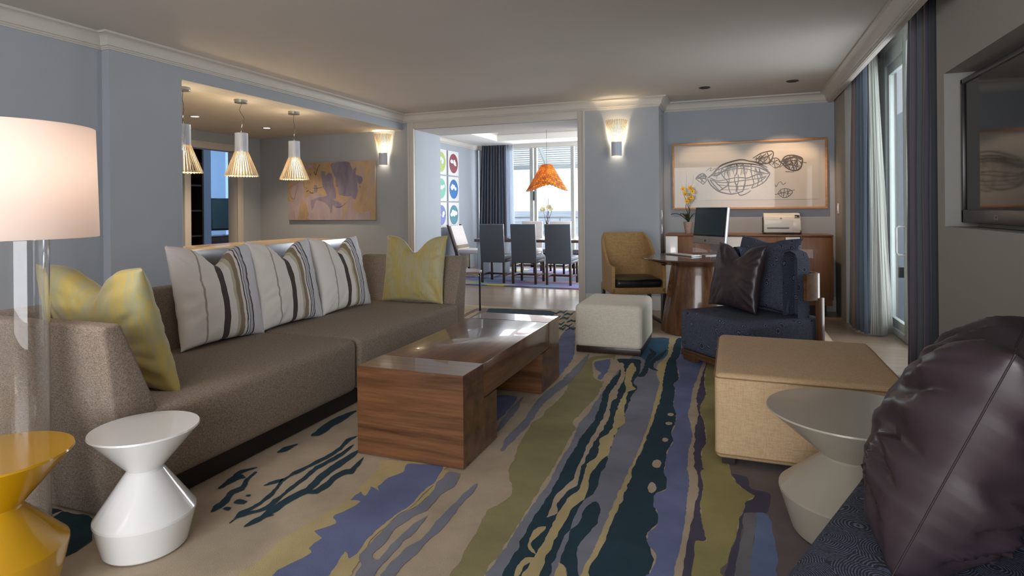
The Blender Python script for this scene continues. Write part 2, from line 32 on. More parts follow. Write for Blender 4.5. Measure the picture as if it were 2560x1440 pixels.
DRAWING=[(0.0112, [(-0.311, 1.617), (-0.248, 1.664), (-0.17, 1.752), (-0.077, 1.798), (0.076, 1.833), (0.181, 1.813), (0.278, 1.786), (0.358, 1.711), (0.416, 1.649)]), (0.0091, [(-0.311, 1.608), (-0.28, 1.542), (-0.234, 1.491), (-0.165, 1.441), (-0.042, 1.41), (0.034, 1.421), (0.11, 1.444)]), (0.007, [(0.05, 1.429), (0.072, 1.392), (0.14, 1.411), (0.2, 1.45)]), (0.007, [(0.416, 1.649), (0.394, 1.614), (0.357, 1.559), (0.29, 1.512), (0.201, 1.474)]), (0.0063, [(-0.295, 1.624), (-0.187, 1.58), (-0.079, 1.594), (0.044, 1.615), (0.157, 1.604), (0.217, 1.627), (0.291, 1.649), (0.402, 1.654)]), (0.0063, [(-0.288, 1.599), (-0.179, 1.56), (-0.041, 1.556), (0.089, 1.574), (0.209, 1.587), (0.313, 1.6), (0.38, 1.63)]), (0.0063, [(-0.203, 1.532), (-0.079, 1.512), (0.035, 1.506), (0.133, 1.508), (0.216, 1.522), (0.291, 1.553), (0.372, 1.614)]), (0.0042, [(-0.157, 1.465), (-0.041, 1.463), (0.103, 1.46), (0.178, 1.475)]), (0.007, [(-0.172, 1.449), (-0.126, 1.481), (-0.072, 1.52), (-0.079, 1.578), (-0.124, 1.628), (-0.147, 1.694), (-0.124, 1.742)]), (0.007, [(-0.034, 1.414), (-0.057, 1.471), (-0.06, 1.528), (-0.055, 1.61), (-0.078, 1.676), (-0.062, 1.757)]), (0.0077, [(0.019, 1.437), (0.043, 1.485), (0.013, 1.559), (0.013, 1.624), (0.037, 1.688), (0.037, 1.786)]), (0.0063, [(0.065, 1.396), (0.027, 1.478), (0.051, 1.558), (0.052, 1.656)]), (0.0077, [(0.103, 1.444), (0.126, 1.524), (0.134, 1.605), (0.12, 1.694), (0.106, 1.783)]), (0.0063, [(0.201, 1.474), (0.231, 1.538), (0.217, 1.603), (0.202, 1.683), (0.203, 1.78)]), (0.0063, [(0.268, 1.497), (0.283, 1.569), (0.269, 1.641), (0.255, 1.73)]), (0.0049, [(0.327, 1.52), (0.32, 1.584), (0.299, 1.649), (0.292, 1.729)]), (0.0098, [(-0.28, 1.649), (-0.186, 1.654), (-0.078, 1.725), (0.045, 1.753), (0.18, 1.749), (0.292, 1.729), (0.387, 1.678)]), (0.007, [(-0.248, 1.664), (-0.124, 1.693), (-0.001, 1.722), (0.143, 1.718), (0.254, 1.682), (0.358, 1.663)]), (0.0098, [(-0.201, 1.712), (-0.077, 1.757), (0.03, 1.786), (0.151, 1.782), (0.27, 1.762), (0.373, 1.71)]), (0.0084, [(-0.28, 1.591), (-0.218, 1.507), (-0.165, 1.449)]), (0.0063, [(-0.264, 1.615), (-0.202, 1.548), (-0.126, 1.473)]), (0.0084, [(0.3, 1.777), (0.388, 1.726)]), (0.007, [(0.292, 1.761), (0.395, 1.698)]), (0.0091, [(-0.453, 1.608), (-0.413, 1.656), (-0.358, 1.671), (-0.319, 1.625)]), (0.0056, [(-0.453, 1.608), (-0.39, 1.561), (-0.359, 1.543), (-0.311, 1.6)]), (0.0077, [(-0.445, 1.612), (-0.382, 1.618), (-0.319, 1.608)]), (0.0063, [(-0.421, 1.644), (-0.374, 1.585), (-0.343, 1.56)]), (0.0063, [(-0.358, 1.667), (-0.366, 1.618), (-0.39, 1.561)]), (0.007, [(-0.405, 1.652), (-0.342, 1.634), (-0.327, 1.584)]), (0.0084, [(-0.437, 1.62), (-0.39, 1.635), (-0.342, 1.65)]), (0.0077, [(0.219, 1.844), (0.278, 1.882), (0.338, 1.911), (0.433, 1.927), (0.455, 1.891), (0.44, 1.836), (0.418, 1.789), (0.329, 1.776), (0.27, 1.802)]), (0.0063, [(0.241, 1.835), (0.315, 1.84), (0.404, 1.869), (0.44, 1.899)]), (0.0063, [(0.285, 1.793), (0.33, 1.856), (0.375, 1.902)]), (0.0063, [(0.329, 1.784), (0.374, 1.822), (0.404, 1.885)]), (0.0056, [(0.256, 1.859), (0.315, 1.808), (0.374, 1.782)]), (0.0056, [(0.382, 1.918), (0.403, 1.853), (0.418, 1.797)]), (0.0056, [(0.403, 1.781), (0.433, 1.828), (0.491, 1.838), (0.534, 1.792), (0.526, 1.745), (0.475, 1.719), (0.432, 1.748), (0.403, 1.781)]), (0.0049, [(0.432, 1.804), (0.476, 1.779), (0.519, 1.753)]), (0.0049, [(0.439, 1.756), (0.476, 1.802), (0.52, 1.817)]), (0.0049, [(0.469, 1.834), (0.461, 1.779), (0.475, 1.723)]), (0.0091, [(0.541, 1.784), (0.578, 1.846), (0.643, 1.867), (0.721, 1.852), (0.77, 1.823), (0.77, 1.768), (0.748, 1.706), (0.691, 1.681), (0.62, 1.702), (0.57, 1.751), (0.541, 1.784)]), (0.014, [(0.549, 1.792), (0.621, 1.829), (0.707, 1.841), (0.763, 1.808)]), (0.0077, [(0.556, 1.768), (0.621, 1.797), (0.713, 1.802), (0.77, 1.768)]), (0.007, [(0.585, 1.83), (0.606, 1.766), (0.634, 1.702)]), (0.007, [(0.635, 1.86), (0.656, 1.78), (0.684, 1.685)]), (0.0063, [(0.692, 1.85), (0.72, 1.778), (0.705, 1.692)]), (0.0056, [(0.577, 1.743), (0.649, 1.749), (0.748, 1.714)]), (0.0063, [(0.735, 1.84), (0.692, 1.763), (0.648, 1.702)]), (0.0042, [(0.763, 1.792), (0.791, 1.775), (0.819, 1.77)]), (0.0042, [(0.584, 1.672), (0.648, 1.666), (0.684, 1.669)]), (0.0098, [(0.541, 1.784), (0.512, 1.801)]), (0.0042, [(0.502, 1.413), (0.531, 1.452), (0.582, 1.466), (0.639, 1.45), (0.661, 1.418), (0.617, 1.371), (0.567, 1.356), (0.524, 1.38), (0.502, 1.413)]), (0.0035, [(0.466, 1.397), (0.545, 1.412), (0.618, 1.434), (0.689, 1.449)]), (0.0042, [(0.531, 1.452), (0.545, 1.372)]), (0.0042, [(0.575, 1.463), (0.56, 1.36)]), (0.0042, [(0.604, 1.458), (0.617, 1.375)]), (0.0042, [(0.632, 1.45), (0.588, 1.364)]), (0.0035, [(0.509, 1.428), (0.582, 1.411), (0.646, 1.402)]), (0.0035, [(-0.326, 1.699), (-0.295, 1.731), (-0.263, 1.743), (-0.279, 1.706), (-0.248, 1.714), (-0.224, 1.737), (-0.213, 1.721)]), (0.0035, [(0.467, 1.524), (0.481, 1.492), (0.51, 1.539), (0.539, 1.547), (0.554, 1.515), (0.59, 1.537)]), (0.0042, [(0.115, 1.757), (0.126, 1.723), (0.141, 1.66)]), (0.0028, [(0.132, 1.758), (0.144, 1.731), (0.162, 1.678)]), (0.0028, [(0.13, 1.769), (0.116, 1.713), (0.094, 1.642)]), (0.0035, [(-0.024, 1.755), (-0.033, 1.749), (-0.047, 1.72)]), (0.0028, [(-0.083, 1.757), (-0.074, 1.688), (-0.06, 1.615)]), (0.0028, [(-0.166, 1.73), (-0.18, 1.673), (-0.201, 1.616)]), (0.0035, [(-0.124, 1.719), (-0.107, 1.711), (-0.08, 1.674)]), (0.0028, [(-0.063, 1.748), (-0.05, 1.733), (-0.029, 1.697)]), (0.0035, [(0.295, 1.693), (0.312, 1.661), (0.336, 1.6)]), (0.0035, [(-0.235, 1.688), (-0.219, 1.65), (-0.195, 1.602)]), (0.0035, [(-0.07, 1.744), (-0.089, 1.71), (-0.117, 1.654)]), (0.0028, [(-0.209, 1.687), (-0.216, 1.667), (-0.228, 1.623)]), (0.0028, [(0.034, 1.758), (0.018, 1.729), (-0.007, 1.668)]), (0.0035, [(0.3, 1.702), (0.297, 1.677), (0.291, 1.634)]), (0.0028, [(-0.032, 1.775), (-0.051, 1.722), (-0.078, 1.668)]), (0.0035, [(0.116, 1.779), (0.102, 1.713), (0.08, 1.639)]), (0.0028, [(-0.045, 1.748), (-0.045, 1.73), (-0.044, 1.687)]), (0.0035, [(0.097, 1.781), (0.091, 1.725), (0.084, 1.66)]), (0.0028, [(0.298, 1.701), (0.293, 1.691), (0.284, 1.663)]), (0.0035, [(-0.048, 1.762), (-0.047, 1.699), (-0.045, 1.626)]), (0.0035, [(-0.068, 1.743), (-0.063, 1.7), (-0.057, 1.633)]), (0.0042, [(0.327, 1.674), (0.311, 1.673), (0.286, 1.642)]), (0.0035, [(0.286, 1.715), (0.294, 1.7), (0.307, 1.674)]), (0.0028, [(0.019, 1.758), (0.003, 1.742), (-0.022, 1.696)]), (0.0042, [(0.217, 1.725), (0.206, 1.715), (0.19, 1.674)]), (0.0035, [(0.301, 1.716), (0.31, 1.662), (0.325, 1.605)]), (0.0042, [(-0.029, 1.773), (-0.032, 1.75), (-0.036, 1.723)]), (0.0042, [(0.246, 1.729), (0.244, 1.67), (0.24, 1.595)]), (0.0028, [(-0.061, 1.739), (-0.062, 1.73), (-0.064, 1.691)]), (0.0035, [(-0.026, 1.758), (-0.01, 1.701), (0.015, 1.624)]), (0.0042, [(0.254, 1.724), (0.254, 1.707), (0.253, 1.674)]), (0.0042, [(0.254, 1.716), (0.264, 1.698), (0.279, 1.654)]), (0.0042, [(0.095, 1.772), (0.088, 1.765), (0.077, 1.739)]), (0.0035, [(-0.082, 1.74), (-0.073, 1.712), (-0.058, 1.661)]), (0.0035, [(0.304, 1.69), (0.293, 1.676), (0.275, 1.634)]), (0.0042, [(0.072, 1.778), (0.078, 1.755), (0.087, 1.717)]), (0.0042, [(0.13, 1.763), (0.124, 1.718), (0.115, 1.652)]), (0.0042, [(0.294, 1.717), (0.308, 1.677), (0.33, 1.631)]), (0.0028, [(0.016, 1.783), (0.01, 1.744), (0.0, 1.7)]), (0.0028, [(-0.131, 1.735), (-0.118, 1.7), (-0.098, 1.656)]), (0.0042, [(0.171, 1.747), (0.159, 1.711), (0.14, 1.649)]), (0.0042, [(0.054, 1.774), (0.047, 1.719), (0.035, 1.645)]), (0.0042, [(-0.088, 1.741), (-0.1, 1.683), (-0.118, 1.606)]), (0.0028, [(0.131, 1.763), (0.138, 1.748), (0.147, 1.712)]), (0.0028, [(0.321, 1.68), (0.309, 1.634), (0.29, 1.559)]), (0.0035, [(-0.061, 1.768), (-0.072, 1.735), (-0.09, 1.702)]), (0.0035, [(0.624, 1.813), (0.586, 1.767), (0.589, 1.711)]), (0.0035, [(0.628, 1.828), (0.666, 1.779), (0.668, 1.715)]), (0.0035, [(0.682, 1.816), (0.721, 1.768), (0.687, 1.737)]), (0.0035, [(0.614, 1.82), (0.653, 1.772), (0.59, 1.739)]), (0.0035, [(0.586, 1.826), (0.591, 1.779), (0.589, 1.737)]), (0.0035, [(0.59, 1.827), (0.588, 1.78), (0.555, 1.758)]), (0.0035, [(0.579, 1.807), (0.592, 1.759), (0.565, 1.726)]), (0.0035, [(0.721, 1.815), (0.705, 1.769), (0.763, 1.72)]), (0.0035, [(0.637, 1.798), (0.636, 1.75), (0.634, 1.696)]), (0.0035, [(0.629, 1.804), (0.6, 1.757), (0.639, 1.699)]), (0.0035, [(0.615, 1.833), (0.573, 1.787), (0.666, 1.751)]), (0.0035, [(0.723, 1.834), (0.682, 1.788), (0.74, 1.718)]), (0.0035, [(0.606, 1.843), (0.574, 1.797), (0.593, 1.754)]), (0.0035, [(0.66, 1.831), (0.657, 1.784), (0.606, 1.743)]), (0.0035, [(0.708, 1.807), (0.69, 1.761), (0.706, 1.69)]), (0.0035, [(0.652, 1.802), (0.685, 1.754), (0.697, 1.737)]), (0.0035, [(0.585, 1.832), (0.603, 1.784), (0.597, 1.728)]), (0.0035, [(0.568, 1.83), (0.583, 1.782), (0.603, 1.758)]), (0.0035, [(0.564, 1.82), (0.579, 1.772), (0.517, 1.721)]), (0.0035, [(0.596, 1.825), (0.622, 1.777), (0.606, 1.723)]), (0.0035, [(0.727, 1.81), (0.757, 1.762), (0.765, 1.72)]), (0.0035, [(0.681, 1.808), (0.714, 1.76), (0.676, 1.704)]), (0.0035, [(0.306, 1.897), (0.322, 1.864), (0.313, 1.841)]), (0.0035, [(0.333, 1.878), (0.313, 1.847), (0.35, 1.816)]), (0.0035, [(0.414, 1.862), (0.409, 1.831), (0.417, 1.821)]), (0.0035, [(0.375, 1.879), (0.351, 1.848), (0.336, 1.818)]), (0.0035, [(0.31, 1.872), (0.285, 1.841), (0.302, 1.821)]), (0.0035, [(0.276, 1.891), (0.283, 1.859), (0.305, 1.847)]), (0.0035, [(0.401, 1.837), (0.413, 1.805), (0.395, 1.793)]), (0.0035, [(0.286, 1.852), (0.26, 1.821), (0.26, 1.8)]), (0.0035, [(0.363, 1.853), (0.35, 1.821), (0.369, 1.81)]), (0.0035, [(0.321, 1.861), (0.292, 1.83), (0.284, 1.806)]), (0.0035, [(0.336, 1.876), (0.345, 1.843), (0.372, 1.831)]), (0.0035, [(0.304, 1.865), (0.314, 1.832), (0.285, 1.803)]), (0.0035, [(0.346, 1.883), (0.32, 1.852), (0.322, 1.824)]), (0.0035, [(0.302, 1.842), (0.32, 1.809), (0.334, 1.79)]), (0.0035, [(0.32, 1.889), (0.291, 1.858), (0.305, 1.836)]), (0.0035, [(0.262, 1.85), (0.262, 1.818), (0.257, 1.801)])]
PATCHES=[('lav', [(-5.599, 1.953), (-5.309, 1.959), (-5.264, 1.903), (-5.228, 1.847), (-5.163, 1.884), (-5.173, 1.776), (-5.074, 1.727), (-5.065, 1.666), (-5.12, 1.636), (-5.156, 1.652), (-5.149, 1.514), (-5.186, 1.422), (-5.241, 1.422), (-5.268, 1.454), (-5.463, 1.472), (-5.481, 1.574), (-5.527, 1.614), (-5.526, 1.724), (-5.591, 1.82)]), ('lav', [(-5.8, 1.834), (-5.733, 1.84), (-5.715, 1.768), (-5.648, 1.821), (-5.591, 1.773), (-5.574, 1.647), (-5.529, 1.442), (-5.652, 1.428), (-5.717, 1.524), (-5.774, 1.62), (-5.782, 1.715)]), ('lav2', [(-6.362, 1.535), (-6.271, 1.647), (-6.191, 1.693), (-6.132, 1.692), (-6.114, 1.579), (-6.095, 1.451), (-5.978, 1.481), (-5.871, 1.519), (-5.718, 1.461), (-5.548, 1.411), (-5.436, 1.363), (-5.419, 1.253), (-5.476, 1.113), (-6.011, 1.114), (-6.03, 1.194), (-6.067, 1.338), (-6.165, 1.436), (-6.237, 1.115), (-6.412, 1.115), (-6.409, 1.39), (-6.304, 1.373)]), ('lav', [(-5.989, 1.385), (-5.949, 1.417), (-5.68, 1.468), (-5.558, 1.396), (-5.455, 1.363), (-5.437, 1.3), (-5.53, 1.286), (-5.586, 1.333), (-5.626, 1.208), (-5.681, 1.334), (-5.872, 1.4), (-5.931, 1.305), (-5.97, 1.258)]), ('lav2', [(-5.315, 1.377), (-5.26, 1.407), (-5.234, 1.268), (-5.07, 1.189), (-5.034, 1.228), (-4.944, 1.227), (-4.981, 1.112), (-5.355, 1.113), (-5.344, 1.253)]), ('lav', [(-5.928, 1.623), (-5.87, 1.622), (-5.871, 1.542), (-5.919, 1.527)]), ('lav2', [(-6.11, 1.883), (-6.09, 1.947), (-6.002, 1.944), (-5.944, 1.902), (-6.003, 1.888)])]
PAINT_LINES=[(0.0048, [(-5.813, 1.941), (-5.852, 1.891), (-5.877, 1.828), (-5.892, 1.785), (-5.925, 1.838)]), (0.005999999999999999, [(-6.065, 1.538), (-6.021, 1.557)]), (0.005399999999999999, [(-6.006, 1.541), (-5.987, 1.517), (-5.934, 1.518)]), (0.0024, [(-5.948, 1.584), (-5.851, 1.586), (-5.745, 1.607)]), (0.0048, [(-5.994, 1.808), (-5.984, 1.776)]), (0.0024, [(-5.343, 1.369), (-5.446, 1.3), (-5.53, 1.301)]), (0.0018, [(-6.407, 1.585), (-6.331, 1.632), (-6.231, 1.67), (-6.161, 1.724)]), (0.0018, [(-6.294, 1.421), (-6.263, 1.534), (-6.232, 1.63)]), (0.0042, [(-5.12, 1.605), (-5.093, 1.582)]), (0.0018, [(-6.297, 1.115), (-6.3, 1.26)]), (0.0018, [(-6.113, 1.691), (-6.104, 1.611), (-6.045, 1.586)]), (0.0018, [(-5.944, 1.918), (-5.906, 1.885), (-5.887, 1.852)]), (0.0024, [(-6.363, 1.471), (-6.324, 1.43), (-6.284, 1.429)])]
# ---------------- helpers ----------------
def c(r,g,b):
    f=lambda v:(v/255/12.92 if v/255<=.04045 else ((v/255+.055)/1.055)**2.4)
    return (f(r),f(g),f(b),1)
class N:
    def __init__(s,name):
        s.m=bpy.data.materials.new(name); s.m.use_nodes=True; s.t=s.m.node_tree; s.b=s.t.nodes['Principled BSDF']; s.out=s.t.nodes['Material Output']
    def n(s,k,**kw):
        x=s.t.nodes.new(k)
        for a,v in kw.items(): setattr(x,a,v)
        return x
    def l(s,a,b): s.t.links.new(a,b)
    def coord(s,which='Object',scale=(1,1,1),rot=(0,0,0)):
        tc=s.n('ShaderNodeTexCoord'); mp=s.n('ShaderNodeMapping'); mp.inputs['Scale'].default_value=scale; mp.inputs['Rotation'].default_value=rot
        s.l(tc.outputs[which],mp.inputs[0]); return mp.outputs[0]
    def noise(s,vec,scale,detail=3,rough=.5,dist=0):
        x=s.n('ShaderNodeTexNoise'); x.inputs['Scale'].default_value=scale; x.inputs['Detail'].default_value=detail; x.inputs['Roughness'].default_value=rough; x.inputs['Distortion'].default_value=dist
        s.l(vec,x.inputs['Vector']); return x.outputs[0]
    def ramp(s,fac,stops,interp='LINEAR'):
        x=s.n('ShaderNodeValToRGB'); cr=x.color_ramp; cr.interpolation=interp
        while len(cr.elements)<len(stops): cr.elements.new(.5)
        for e,(p,col) in zip(cr.elements,stops): e.position=p; e.color=col
        s.l(fac,x.inputs[0]); return x.outputs[0]
    def bump(s,h,st=.3,d=.01):
        x=s.n('ShaderNodeBump'); x.inputs['Strength'].default_value=st; x.inputs['Distance'].default_value=d
        s.l(h,x.inputs['Height']); s.l(x.outputs[0],s.b.inputs['Normal']); return x
    def set(s,**k):
        mm=dict(rough='Roughness',metal='Metallic',coat='Coat Weight',sheen='Sheen Weight',trans='Transmission Weight',ior='IOR',spec='Specular IOR Level',es='Emission Strength',aniso='Anisotropic')
        for a,v in k.items(): s.b.inputs[mm[a]].default_value=v
        return s
def mul(col,f): return (min(1,col[0]*f),min(1,col[1]*f),min(1,col[2]*f),1)
def plain(name,col,rough=.5,var=.06,vs=6,bump=0,bs=200,**k):
    n=N(name); v=n.coord(); f=n.noise(v,vs,3)
    n.l(n.ramp(f,[(.3,mul(col,1-var)),(.7,mul(col,1+var))]),n.b.inputs['Base Color']); n.set(rough=rough,**k)
    if bump: n.bump(n.noise(v,bs,2),bump,.004)
    return n.m
def wood(name,c1,c2,axis='Y',scale=6,rough=.35,coat=.3,ring=.0):
    n=N(name); st={'X':(.06,1,1),'Y':(1,.06,1),'Z':(1,1,.06)}[axis]
    v=n.coord(scale=st); f=n.noise(v,scale*4,5,.6,.35); g=n.noise(v,scale*26,3,.6,.1)
    mx=n.n('ShaderNodeMath',operation='MULTIPLY_ADD'); n.l(g,mx.inputs[0]); mx.inputs[1].default_value=.35; n.l(f,mx.inputs[2])
    n.l(n.ramp(mx.outputs[0],[(.45,c1),(.85,c2)]),n.b.inputs['Base Color']); n.set(rough=rough,coat=coat); n.bump(g,.08,.002); return n.m
def fabric(name,c1,c2,weave=260,stretch=(1,1,1),rough=.9,bump=.25,sheen=.04,big=.0):
    n=N(name); a=n.noise(n.coord(scale=(1,.12,1)),weave,2,.6); b=n.noise(n.coord(scale=(.12,1,.6)),weave,2,.6); b2=n.noise(n.coord(scale=(1,1,.12)),weave,2,.6)
    s1=n.n('ShaderNodeMath',operation='ADD'); n.l(a,s1.inputs[0]); n.l(b,s1.inputs[1])
    s2=n.n('ShaderNodeMath',operation='ADD'); n.l(s1.outputs[0],s2.inputs[0]); n.l(b2,s2.inputs[1])
    s3=n.n('ShaderNodeMath',operation='DIVIDE'); n.l(s2.outputs[0],s3.inputs[0]); s3.inputs[1].default_value=3
    n.l(n.ramp(s3.outputs[0],[(.42,c1),(.58,c2)]),n.b.inputs['Base Color']); n.set(rough=rough,sheen=sheen,spec=.25); n.bump(s3.outputs[0],bump,.003); return n.m
def glass(name,col=(1,1,1,1),rough=0.0,ior=1.45):
    n=N(name); n.b.inputs['Base Color'].default_value=col; n.set(rough=rough,trans=1.0,ior=ior); return n.m
def thin_glass(name,refl=.5):
    n=N(name); t=n.n('ShaderNodeBsdfTransparent'); g=n.n('ShaderNodeBsdfGlossy'); g.inputs['Roughness'].default_value=.02
    fr=n.n('ShaderNodeFresnel'); fr.inputs[0].default_value=1.45; mx=n.n('ShaderNodeMixShader')
    ml=n.n('ShaderNodeMath',operation='MULTIPLY'); ml.inputs[1].default_value=refl; n.l(fr.outputs[0],ml.inputs[0]); n.l(ml.outputs[0],mx.inputs[0])
    n.l(t.outputs[0],mx.inputs[1]); n.l(g.outputs[0],mx.inputs[2]); n.l(mx.outputs[0],n.out.inputs[0]); return n.m
def translucent(name,col,tcol,fac=.5,rough=.8):
    n=N(name); n.b.inputs['Base Color'].default_value=col; n.set(rough=rough)
    t=n.n('ShaderNodeBsdfTranslucent'); t.inputs[0].default_value=tcol; mx=n.n('ShaderNodeMixShader'); mx.inputs[0].default_value=fac
    n.l(n.b.outputs[0],mx.inputs[1]); n.l(t.outputs[0],mx.inputs[2]); n.l(mx.outputs[0],n.out.inputs[0]); return n.m
def glow(name,col,st):
    n=N(name); n.b.inputs['Base Color'].default_value=col; n.b.inputs['Emission Color'].default_value=col; n.set(es=st); return n.m

def link(name,me,mats,parent=None,smooth=False):
    o=bpy.data.objects.new(name,me); COL.objects.link(o)
    for m in (mats if isinstance(mats,(list,tuple)) else [mats]): me.materials.append(m)
    if parent is not None: o.parent=parent
    if smooth:
        for p in me.polygons: p.use_smooth=True
        try: me.set_sharp_from_angle(angle=R(smooth if smooth is not True else 35))
        except Exception: pass
    return o
def fin(name,bm,mats,parent=None,smooth=False):
    bmesh.ops.recalc_face_normals(bm,faces=bm.faces)
    me=bpy.data.meshes.new(name); bm.to_mesh(me); bm.free(); return link(name,me,mats,parent,smooth)
def T(name,label,cat,loc=(0,0,0),rz=0,group=None):
    o=bpy.data.objects.new(name,None); o.empty_display_size=.1; COL.objects.link(o); o.location=loc; o.rotation_euler=(0,0,rz)
    o['label']=label; o['category']=cat
    if group: o['group']=group
    return o
def tag(o,label,cat,group=None):
    o['label']=label; o['category']=cat
    if group: o['group']=group
    return o
def S(o): o['kind']='structure'; return o
def bx(bm,x0,x1,y0,y1,z0,z1,bev=0,seg=2,mi=0,M4=None):
    r=bmesh.ops.create_cube(bm,size=1); vs=r['verts']
    for v in vs: v.co=Vector(((x0+x1)/2+v.co.x*(x1-x0),(y0+y1)/2+v.co.y*(y1-y0),(z0+z1)/2+v.co.z*(z1-z0)))
    fs=set(f for v in vs for f in v.link_faces)
    if bev:
        es=list(set(e for v in vs for e in v.link_edges))
        rr=bmesh.ops.bevel(bm,geom=es,offset=bev,segments=seg,profile=.5,affect='EDGES'); fs=set(rr['faces'])|set(f for f in fs if f.is_valid)
        vs=list(set(v for f in fs for v in f.verts))
    for f in fs: f.material_index=mi
    if M4 is not None:
        for v in vs: v.co=M4@v.co
    return vs
def box(name,x0,x1,y0,y1,z0,z1,m,parent=None,bev=0,seg=2,smooth=None):
    bm=bmesh.new(); bx(bm,x0,x1,y0,y1,z0,z1,bev,seg); return fin(name,bm,m,parent,smooth=(40 if bev and smooth is None else smooth))
def boxes(name,L,m,parent=None,bev=0):
    bm=bmesh.new()
    for b in L: bx(bm,*b,bev)
    return fin(name,bm,m,parent,smooth=(40 if bev else False))
def lathe(name,prof,m,parent=None,seg=48,loc=(0,0,0),smooth=30,cap=True):
    bm=bmesh.new(); rings=[]
    for r,z in prof:
        if r<1e-5: rings.append([bm.verts.new((loc[0],loc[1],loc[2]+z))])
        else: rings.append([bm.verts.new((loc[0]+r*math.cos(2*math.pi*i/seg),loc[1]+r*math.sin(2*math.pi*i/seg),loc[2]+z)) for i in range(seg)])
    for a,b in zip(rings,rings[1:]):
        for i in range(seg):
            j=(i+1)%seg
            if len(a)==1 and len(b)==1: continue
            if len(a)==1: bm.faces.new((a[0],b[i],b[j]))
            elif len(b)==1: bm.faces.new((a[i],a[j],b[0]))
            else: bm.faces.new((a[i],a[j],b[j],b[i]))
    return fin(name,bm,m,parent,smooth)
def tube_bm(bm,pts,r,seg=10,caps=True):
    pts=[Vector(p) for p in pts]; rs=r if isinstance(r,(list,tuple)) else [r]*len(pts); rings=[]; up=Vector((0,0,1)); prev=None
    for i,p in enumerate(pts):
        d=(pts[min(i+1,len(pts)-1)]-pts[max(i-1,0)]).normalized()
        if prev is None:
            a=up if abs(d.z)<.9 else Vector((1,0,0)); x=d.cross(a).normalized()
        else: x=(prev-d*prev.dot(d)).normalized()
        prev=x; y=d.cross(x)
        rings.append([bm.verts.new(p+(x*math.cos(2*math.pi*k/seg)+y*math.sin(2*math.pi*k/seg))*rs[i]) for k in range(seg)])
    for a,b in zip(rings,rings[1:]):
        for k in range(seg): bm.faces.new((a[k],a[(k+1)%seg],b[(k+1)%seg],b[k]))
    if caps: bm.faces.new(rings[0][::-1]); bm.faces.new(rings[-1])
def tube(name,pts,r,m,parent=None,seg=10):
    bm=bmesh.new(); tube_bm(bm,pts,r,seg); return fin(name,bm,m,parent,smooth=50)
def smoothline(pts,n=6,closed=False):
    out=[]; k=len(pts); rng=range(k if closed else k-1)
    for i in rng:
        p0,p1,p2,p3=[Vector(pts[(i+d)%k] if closed else pts[max(0,min(k-1,i+d))]) for d in (-1,0,1,2)]
        for s in range(n):
            t=s/n; out.append(.5*((2*p1)+(-p0+p2)*t+(2*p0-5*p1+4*p2-p3)*t*t+(-p0+3*p1-3*p2+p3)*t**3))
    if not closed: out.append(Vector(pts[-1]))
    return out
def prism(name,poly,axis,a0,a1,m,parent=None,bev=0,seg=3,smooth=None):
    # poly in the plane of the two other axes, extruded along axis
    bm=bmesh.new(); mk={'X':lambda u,v,w:(w,u,v),'Y':lambda u,v,w:(u,w,v),'Z':lambda u,v,w:(u,v,w)}[axis]
    A=[bm.verts.new(mk(u,v,a0)) for u,v in poly]; B=[bm.verts.new(mk(u,v,a1)) for u,v in poly]
    bm.faces.new(A); bm.faces.new(B[::-1]); k=len(poly)
    for i in range(k): bm.faces.new((A[i],B[i],B[(i+1)%k],A[(i+1)%k]))
    if bev: bmesh.ops.bevel(bm,geom=list(bm.edges),offset=bev,segments=seg,profile=.5,affect='EDGES')
    return fin(name,bm,m,parent,smooth=(40 if bev else smooth))
def sweep(name,path,prof,m,closed=False,parent=None,side=1):
    # path: xy points, room lies to the right of travel (side=1); prof: (offset into room, z)
    bm=bmesh.new(); P=[Vector((p[0],p[1])) for p in path]; k=len(P); rings=[]
    for i in range(k):
        ds=[]
        if closed or i>0: ds.append((P[i]-P[i-1]).normalized())
        if closed or i<k-1: ds.append((P[(i+1)%k]-P[i]).normalized())
        ns=[Vector((d.y,-d.x))*side for d in ds]
        if len(ns)==1: n=ns[0]
        else:
            n=(ns[0]+ns[1]); n=n/ max(.2,(1+ns[0].dot(ns[1])))
        rings.append([bm.verts.new((P[i].x+n.x*o,P[i].y+n.y*o,z)) for o,z in prof])
    for i in range(k if closed else k-1):
        a=rings[i]; b=rings[(i+1)%k]
        for j in range(len(prof)-1): bm.faces.new((a[j],b[j],b[j+1],a[j+1]))
    if not closed:
        for r_ in (rings[0],rings[-1]):
            try: bm.faces.new(r_)
            except Exception: pass
    return fin(name,bm,m,parent,smooth=30)
